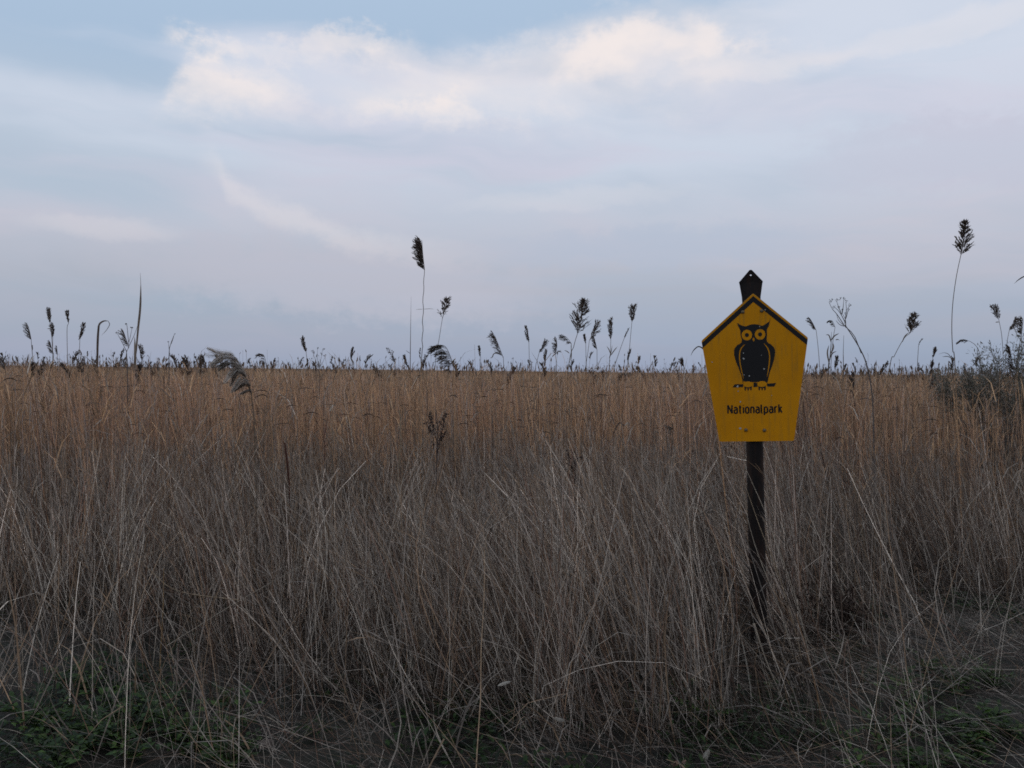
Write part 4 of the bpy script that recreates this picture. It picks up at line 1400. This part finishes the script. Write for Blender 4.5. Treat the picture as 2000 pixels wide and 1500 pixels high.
# bolts, scuffs
def dome(r, hgt):
    v, f = [], []
    for i, (rr, yy) in enumerate([(r, 0), (r * 0.98, -hgt * 0.4), (r * 0.8, -hgt * 0.75), (r * 0.45, -hgt * 0.95)]):
        v += [(rr * math.cos(a), yy, rr * math.sin(a)) for a in np.arange(10) * 2 * math.pi / 10]
    for i in range(3):
        f += [(i * 10 + j, i * 10 + (j + 1) % 10, (i + 1) * 10 + (j + 1) % 10, (i + 1) * 10 + j) for j in range(10)]
    v.append((0, -hgt, 0))
    f += [(30 + j, 30 + (j + 1) % 10, 40) for j in range(10)]
    return from_faces('bolt', v, f, M_BOLT, True)


bm_ = dome(0.0085, 0.006)
for (a, b_) in ((490, 412), (630, 409), (494, 1268), (630, 1272)):
    q = oc(a, b_)
    bo = link('bolt', bm_, sign, (X0 + q[0], Y0 - 0.002, Z0 + q[1]))
for (a, b_, r_) in ((487, 750, 9), (488, 710, 5), (637, 829, 9), (489, 868, 6), (527, 877, 7), (612, 522, 5), (458, 1062, 9), (255, 770, 6), (443, 985, 6), (452, 1255, 12), (655, 402, 6), (440, 950, 10), (620, 730, 4), (690, 1022, 4)):
    lp = [(a + r_ * random.uniform(0.5, 1.15) * math.cos(t_), b_ + r_ * random.uniform(0.4, 0.9) * math.sin(t_)) for t_ in np.arange(8) * 2 * math.pi / 8]
    link('scuff_mark', flat('scuff_mark', [[oc(*q) for q in lp]], M_CHIP, YF - 0.0008, 0.0004), plate)

# ------------------------------------------------------------------ stalks one can pick out in the foreground
SGF = 'single stalks standing out in the grass'
PL = (0.48, 0.40, 0.31)
TN = (0.40, 0.30, 0.20)
RS = (0.22, 0.115, 0.07)


def fg(pts, d, r, tint, label, dd=0.0, cat='stalk', name='dry_stalk', **k):
    return stalk(name, pts, d, r, tint, label, cat, SGF, dd, **k)


fg([(548, 783), (520, 830), (470, 920), (425, 1060), (385, 1165)], 4.6, 0.0034, TN, 'long tan stalk slanting right past the big drooping plume')
fg([(538, 890), (520, 960), (490, 1040), (440, 1110), (370, 1180)], 4.3, 0.0026, PL, 'pale curved stalk below the long tan slanting one')
fg([(190, 948), (216, 975), (260, 1020), (300, 1090)], 4.5, 0.0028, PL, 'pale stalk slanting down right at the left side', n=12)
fg([(65, 945), (100, 1000), (150, 1060), (170, 1100)], 4.4, 0.0028, PL, 'pale stalk slanting down right nearest the left edge', n=12)
fg([(232, 920), (250, 990), (258, 1070), (300, 1120), (350, 1155), (465, 1172)], 3.9, 0.003, TN, 'broken tan stalk whose end hooks over to the right at lower left', ground=False)
fg([(670, 1065), (580, 1110), (465, 1175), (400, 1215), (325, 1262)], 3.8, 0.003, PL, 'pale stalk rising to the right across the hooked broken one', ground=False)
fg([(365, 1455), (412, 1420), (460, 1402), (515, 1398), (560, 1425), (620, 1470), (660, 1505)], 3.1, 0.0028, PL, 'pale stalk arched low over the ground at lower left', ground=False)
fg([(340, 1310), (360, 1370), (400, 1430), (440, 1485)], 3.3, 0.0026, PL, 'pale stalk falling to the right in front of the low arch', ground=False)
fg([(475, 1165), (490, 1240), (470, 1330), (450, 1470)], 3.4, 0.0024, PL, 'pale upright stalk behind the low arched one')
fg([(0, 1290), (30, 1330), (70, 1380), (95, 1410)], 3.4, 0.0026, PL, 'thin stalk slanting out from the lower left edge', ground=False)
fg([(0, 1423), (30, 1428), (65, 1445), (98, 1470)], 3.0, 0.0024, PL, 'pale bent stalk lying at the very lower left', ground=False)
fg([(182, 1456), (230, 1472), (260, 1490), (330, 1478), (380, 1465)], 2.95, 0.0024, (0.36, 0.27, 0.22), 'brownish stalk lying flat over the green patch at lower left', ground=False)
fg([(39, 1215), (44, 1280), (46, 1390)], 3.6, 0.0034, PL, 'thick pale upright straw near the left edge')
fg([(262, 1170), (270, 1240), (285, 1300), (300, 1345), (310, 1400)], 3.7, 0.0036, (0.28, 0.165, 0.09), 'rusty orange reed stem standing at lower left')
fg([(320, 1110), (318, 1200), (312, 1300), (308, 1400)], 3.75, 0.004, (0.36, 0.23, 0.11), 'straight ochre reed stem beside the rusty orange one')
fg([(740, 870), (715, 930), (690, 1000), (672, 1060)], 4.6, 0.0028, PL, 'pale stalk leaning right left of centre', n=12)
fg([(780, 800), (783, 860), (778, 920), (775, 1000)], 5.0, 0.0036, TN, 'stiff tan stalk with dark tip left of the dock weed', rprof=[0.9, 1.0, 0.8, 0.9])
fg([(957, 965), (965, 1010), (968, 1070), (970, 1130)], 4.4, 0.0032, PL, 'pale stalk with a knee at its top near centre', rprof=[1.2, 0.8, 0.8, 0.8],
   leaves=[([(957, 965), (960, 950), (972, 940)], 0.006, PL)])
fg([(1247, 1018), (1215, 1070), (1180, 1120), (1160, 1175), (1150, 1240)], 4.2, 0.003, PL, 'pale stalk leaning right left of the sign post')
fg([(1222, 1000), (1195, 1050), (1170, 1110), (1160, 1160)], 4.5, 0.0026, TN, 'tan stalk running alongside the pale leaning one')
fg([(1220, 830), (1214, 880), (1205, 960), (1198, 1060)], 5.2, 0.0026, TN, 'tan stalk topped by a folded leaf left of the sign', leaves=[([(1220, 832), (1210, 826), (1202, 838), (1196, 856)], 0.009, (0.13, 0.09, 0.07)), ([(1220, 831), (1226, 826), (1226, 838)], 0.009, (0.45, 0.38, 0.31))])
fg([(962, 862), (975, 848), (988, 836), (1000, 834)], 5.6, 0.0034, (0.42, 0.35, 0.28), 'leaf bent over into a hook near centre', cat='leaf', name='bent_leaf')
fg([(556, 865), (560, 895), (563, 925), (566, 990)], 4.6, 0.0065, (0.11, 0.05, 0.035), 'dark reddish brown blunt stem at left of centre', rprof=[0.7, 1.1, 1.0, 0.35, 0.3])
fg([(612, 810), (632, 855), (634, 900), (633, 960)], 5.2, 0.0038, (0.16, 0.08, 0.06), 'dark V shaped forked stem left of centre', leaves=[([(632, 855), (636, 838), (640, 815)], 0.007, (0.16, 0.08, 0.06))])
fg([(646, 792), (647, 815), (648, 860)], 5.6, 0.0028, TN, 'stalk carrying a scrap of pale leaf left of centre', leaves=[([(645, 803), (648, 795), (651, 790)], 0.016, (0.50, 0.42, 0.34))])
# across the post
fg([(1453, 908), (1470, 945), (1492, 995), (1520, 1070), (1560, 1190), (1590, 1330)], 3.62, 0.0030, PL, 'upper of three pale stalks crossing in front of the post')
fg([(1450, 935), (1465, 975), (1488, 1040), (1520, 1120), (1560, 1260)], 3.60, 0.0030, TN, 'middle of three pale stalks crossing in front of the post')
fg([(1452, 960), (1462, 1020), (1478, 1075), (1497, 1125), (1530, 1210), (1560, 1320)], 3.58, 0.0030, PL, 'lowest of three pale stalks crossing in front of the post')
fg([(1472, 1218), (1484, 1255), (1500, 1300), (1530, 1370), (1560, 1440)], 3.3, 0.0038, PL, 'knotty pale stalk in front of the foot of the post', rprof=[1.4, 0.7, 0.8, 0.8, 0.9])
fg([(1440, 1215), (1455, 1280), (1466, 1350), (1470, 1440)], 3.3, 0.0048, (0.50, 0.44, 0.36), 'thick light grey stalk left of the foot of the post')
fg([(1606, 1262), (1625, 1303), (1660, 1345), (1700, 1385), (1726, 1404)], 3.3, 0.0034, (0.55, 0.48, 0.40), 'pale broken stalk lying to the lower right beyond the post', ground=False, leaves=[([(1632, 1305), (1644, 1265), (1650, 1232)], 0.006, (0.45, 0.38, 0.31))])
fg([(1555, 1200), (1580, 1290), (1600, 1380), (1612, 1500)], 3.2, 0.005, (0.34, 0.20, 0.11), 'russet bundle stem right of the post')
fg([(2010, 1308), (1930, 1308), (1850, 1305)], 3.7, 0.0024, PL, 'pale straw lying almost level at the right edge', ground=False)
fg([(1330, 1395), (1400, 1385), (1470, 1378), (1520, 1395), (1580, 1425)], 3.1, 0.0022, (0.30, 0.26, 0.22), 'thin twig lying across below the post', ground=False)
fg([(1860, 1230), (1820, 1215), (1760, 1200), (1700, 1260)], 3.9, 0.0020, (0.20, 0.17, 0.14), 'dark thin twig arching over the flattened grass at right', ground=False)
fg([(1655, 860), (1640, 820), (1610, 780)][::-1], 5.2, 0.0026, TN, 'tan stalk leaning left right of the sign', n=12)
fg([(1690, 905), (1710, 950), (1730, 1010)], 4.6, 0.0028, PL, 'short pale stalk slanting right of the post', n=12)
fg([(1800, 905), (1815, 945), (1835, 1000), (1850, 1060)], 4.4, 0.0028, PL, 'pale stalk slanting down at right of the picture', n=12)
fg([(1850, 1090), (1880, 1130), (1920, 1200)], 4.1, 0.0028, PL, 'pale slanting stalk above the green weeds at right', n=12)
fg([(1340, 1020), (1372, 1002), (1390, 990), (1405, 1000)][::-1], 4.3, 0.0024, (0.24, 0.19, 0.15), 'spray of curled leaves left of the post', ground=False, cat='leaf', name='leaf_spray',
   leaves=[([(1372, 1002), (1385, 994), (1397, 991)], 0.008, (0.10, 0.08, 0.065)), ([(1372, 1003), (1390, 1000), (1408, 1004)], 0.008, (0.10, 0.08, 0.065)), ([(1372, 1002), (1360, 992), (1346, 990)], 0.006, PL),
           ([(1374, 1000), (1380, 982), (1386, 972)], 0.006, PL), ([(1376, 1004), (1388, 1014), (1398, 1022)], 0.009, (0.12, 0.095, 0.08))])


# ------------------------------------------------------------------ withered dark weed beside the post
def withered():
    base = np.array(P(1625, 1290, 4.25)); base[2] = float(gz(base[0], base[1]))
    root = empty('withered_fern', base, 'dark brown withered bushy weed right of the post', 'dead plant')
    for k in range(42):
        tip = np.array(P(1622 + rng.normal(0, 46), 1190 + rng.normal(0, 34), 4.2 + rng.normal(0, 0.15)))
        gb = Geo()
        q = spline([base + rng.normal(0, 0.03, 3) * np.array([1, 1, 0]), (base + tip) / 2 + rng.normal(0, 0.04, 3), tip], 12)
        gb.tube(q, np.linspace(0.0025, 0.0012, 12), (0.07, 0.05, 0.04), 4)
        n = 60
        p = q[rng.integers(4, 12, n)]
        d1 = unit(rng.normal(0, 1, (n, 3)))
        d2 = unit(d1 + rng.normal(0, 0.8, (n, 3)))
        L = rng.uniform(0.012, 0.04, n)
        gb.ribbons(np.stack([p, p + d1 * (L * .6)[:, None], p + d1 * (L * .6)[:, None] + d2 * (L * .5)[:, None]], 1), np.tile([[.003, .009, .002]], (n, 1)), rside(n), tints(n, [(0.075, 0.048, 0.036), (0.05, 0.036, 0.03), (0.12, 0.08, 0.06)], [3, 2, 1]))
        link('frond', gb.mesh('frond', M_DARK, base), root)


withered()


# ------------------------------------------------------------------ green ground cover
g = Geo()
x, y = wedge(64000, 2.3, 5.2, pw=0.5)
f = front(x)
patch = vnoise(x, y, 0.5, 52) * 0.55 + vnoise(x, y, 0.17, 53) * 0.45
p = np.clip((patch - 0.50) / 0.14, 0, 1) * np.clip((f + 0.9 - y) / 0.6, 0, 1)
m = rng.random(len(x)) < p
x, y = x[m], y[m]
n = len(x)
hb = rng.uniform(0.0, 0.07, n)
a = rng.uniform(0, 2 * math.pi, n)
d = np.stack([np.cos(a), np.sin(a), rng.uniform(0.1, 1.1, n)], -1)
b = np.stack([x, y, gz(x, y) + hb], -1)
L = rng.uniform(0.012, 0.045, n)
sd = np.stack([-np.sin(a), np.cos(a), rng.normal(0, .3, n)], -1)
p1 = b + unit(d) * (L * .55)[:, None]
p2 = p1 + unit(d * np.array([1, 1, 0.2])) * (L * .45)[:, None]
G1, G2, G3 = (0.018, 0.036, 0.007), (0.032, 0.060, 0.011), (0.011, 0.020, 0.006)
g.ribbons(np.stack([b, p1, p2], 1), L[:, None] * np.array([[.18, .42, .05]]), unit(sd), tints(n, [G1, G2, G3], [3, 2, 2], 0.2))
tag(link('ground_cover', g.mesh('ground_cover', M_GREEN)), 'low green leaves and moss covering the ground at the front', None, None, 'stuff')


def weed_mesh(i):
    gg = Geo()
    for k in range(9):
        a = k * 2.4 + rng.uniform(-.3, .3)
        L = rng.uniform(0.07, 0.14)
        up = rng.uniform(0.35, 1.2)
        d = np.array([math.cos(a), math.sin(a), 0])
        st = [np.zeros(3), d * L * 0.35 + np.array([0, 0, L * up * .7]), d * L * 0.8 + np.array([0, 0, L * up * .85])]
        q = spline(st, 8)
        gg.tube(q, 0.0014, (0.035, 0.05, 0.018), 4)
        for s in range(9):
            p = q[min(7, 1 + s * 7 // 8)]
            b = a + (1 if s % 2 else -1) * rng.uniform(0.5, 1.2)
            dl = np.array([math.cos(b), math.sin(b), rng.uniform(-.1, .5)])
            l = rng.uniform(0.02, 0.042)
            e1, e2 = p + dl * l * .5 + np.array([0, 0, .004]), p + dl * l
            gg.ribbons(np.array([[p, (p + e1) / 2, e1, e2]]), np.array([[.003, .013, .016, .002]]), unit(np.array([[-math.sin(b), math.cos(b), rng.normal(0, .3)]])), tints(1, [G1, G2, (0.07, 0.12, 0.02)], [2, 3, 2.5]))
    return gg.mesh('green_weed', M_GREEN)


wm = [weed_mesh(i) for i in range(6)]
WG = 'green weeds on the ground at the front'
spots = []
for (cx, cy, sx, sy, k) in ((1860, 1470, 90, 32, 15), (1880, 1340, 45, 28, 7), (150, 1470, 130, 35, 16), (210, 1380, 120, 45, 9), (450, 1460, 110, 30, 7), (1390, 1420, 60, 40, 4), (1960, 1440, 50, 30, 4)):
    for _ in range(k):
        px, py = random.gauss(cx, sx), min(1560, random.gauss(cy, sy))
        d = CAM_H * F / max(200, py - 725)
        spots.append((px, d, cx, cy))
for i, (px, d, cx, cy) in enumerate(spots):
    xw = (px - 1000) / F * d
    o = link('green_weed', wm[i % 6], None, (xw, d, float(gz(xw, d))))
    o.rotation_euler = (0, 0, random.uniform(0, 6.28))
    s = random.uniform(0.6, 1.15)
    o.scale = (s, s, s)
    where = {(1860, 1470): 'bright green leafy weed in the bottom right patch', (1880, 1340): 'dark green weed in flattened grass at right', (150, 1470): 'green leafy weed in the bottom left patch',
             (210, 1380): 'green weed behind the bottom left patch', (450, 1460): 'green weed under the low arched pale stalk', (1390, 1420): 'green weed between stalks left of the post foot',
             (1960, 1440): 'green weed at the lower right edge'}[(cx, cy)]
    tag(o, where, 'weed', 'weeds: ' + where.split('weed ')[-1])


# ------------------------------------------------------------------ dead leaves
def dead_leaf(px, py, d, L, w, rot, tint, label, lift=0.02):
    base = np.array(P(px, py, d))
    base[2] = max(base[2], float(gz(base[0], base[1])) + lift)
    gg = Geo()
    u = np.linspace(-.5, .5, 9)
    dr = np.array([math.cos(rot), 0.35, math.sin(rot)]); dr /= np.linalg.norm(dr)
    sd = np.cross(dr, [0, -1, 0.25]); sd /= np.linalg.norm(sd)
    p = u[:, None] * L * dr + np.array([0, -1, 0.2]) * (0.25 * L * (u ** 2))[:, None]
    ww = w * np.sqrt(np.clip(1 - (2 * u) ** 2, 0.01, 1))
    nrm = np.cross(dr, sd)
    for sgn in (-1, 1):
        c = p + sgn * 0.25 * ww[:, None] * sd + nrm * (ww * 0.06)[:, None]
        gg.ribbons(c[None], (ww * 0.5)[None], unit(sd * 1.0 + nrm * 0.35 * sgn)[None], np.array([tint]))
    o = link('dead_leaf', gg.mesh('dead_leaf', M_STRAW), None, base)
    tag(o, label, 'leaf', 'dead leaves caught low in the grass')


dead_leaf(265, 1440, 3.1, 0.075, 0.04, 0.5, (0.20, 0.11, 0.08), 'reddish brown dead leaf on the ground at lower left')
dead_leaf(1380, 1475, 2.95, 0.045, 0.02, 1.0, (0.62, 0.55, 0.45), 'small pale leaf left of the post foot')
dead_leaf(1360, 1250, 3.5, 0.07, 0.02, 1.4, (0.34, 0.20, 0.13), 'narrow orange brown leaf hanging left of the post')
dead_leaf(1325, 1497, 2.9, 0.08, 0.018, 0.05, (0.40, 0.25, 0.19), 'pinkish brown strip of leaf at the bottom edge')
dead_leaf(985, 1335, 3.15, 0.055, 0.012, 0.2, (0.58, 0.52, 0.44), 'small pale curled leaf low near the centre')
dead_leaf(1092, 1405, 3.05, 0.05, 0.012, -0.4, (0.58, 0.52, 0.44), 'small pale strip of leaf right of the centre bottom')
dead_leaf(1590, 1418, 3.1, 0.05, 0.02, -0.9, (0.26, 0.20, 0.16), 'grey brown curled leaf right of the post foot')
dead_leaf(398, 1465, 3.0, 0.045, 0.014, 1.9, (0.55, 0.47, 0.38), 'small pale curl of leaf beneath the low arch')
dead_leaf(520, 1470, 3.0, 0.06, 0.03, 0.3, (0.24, 0.19, 0.16), 'grey dead leaf right of the low arch')
dead_leaf(1865, 1445, 3.05, 0.06, 0.018, -1.0, (0.30, 0.24, 0.19), 'brown leaf sticking up from the bottom right weeds')
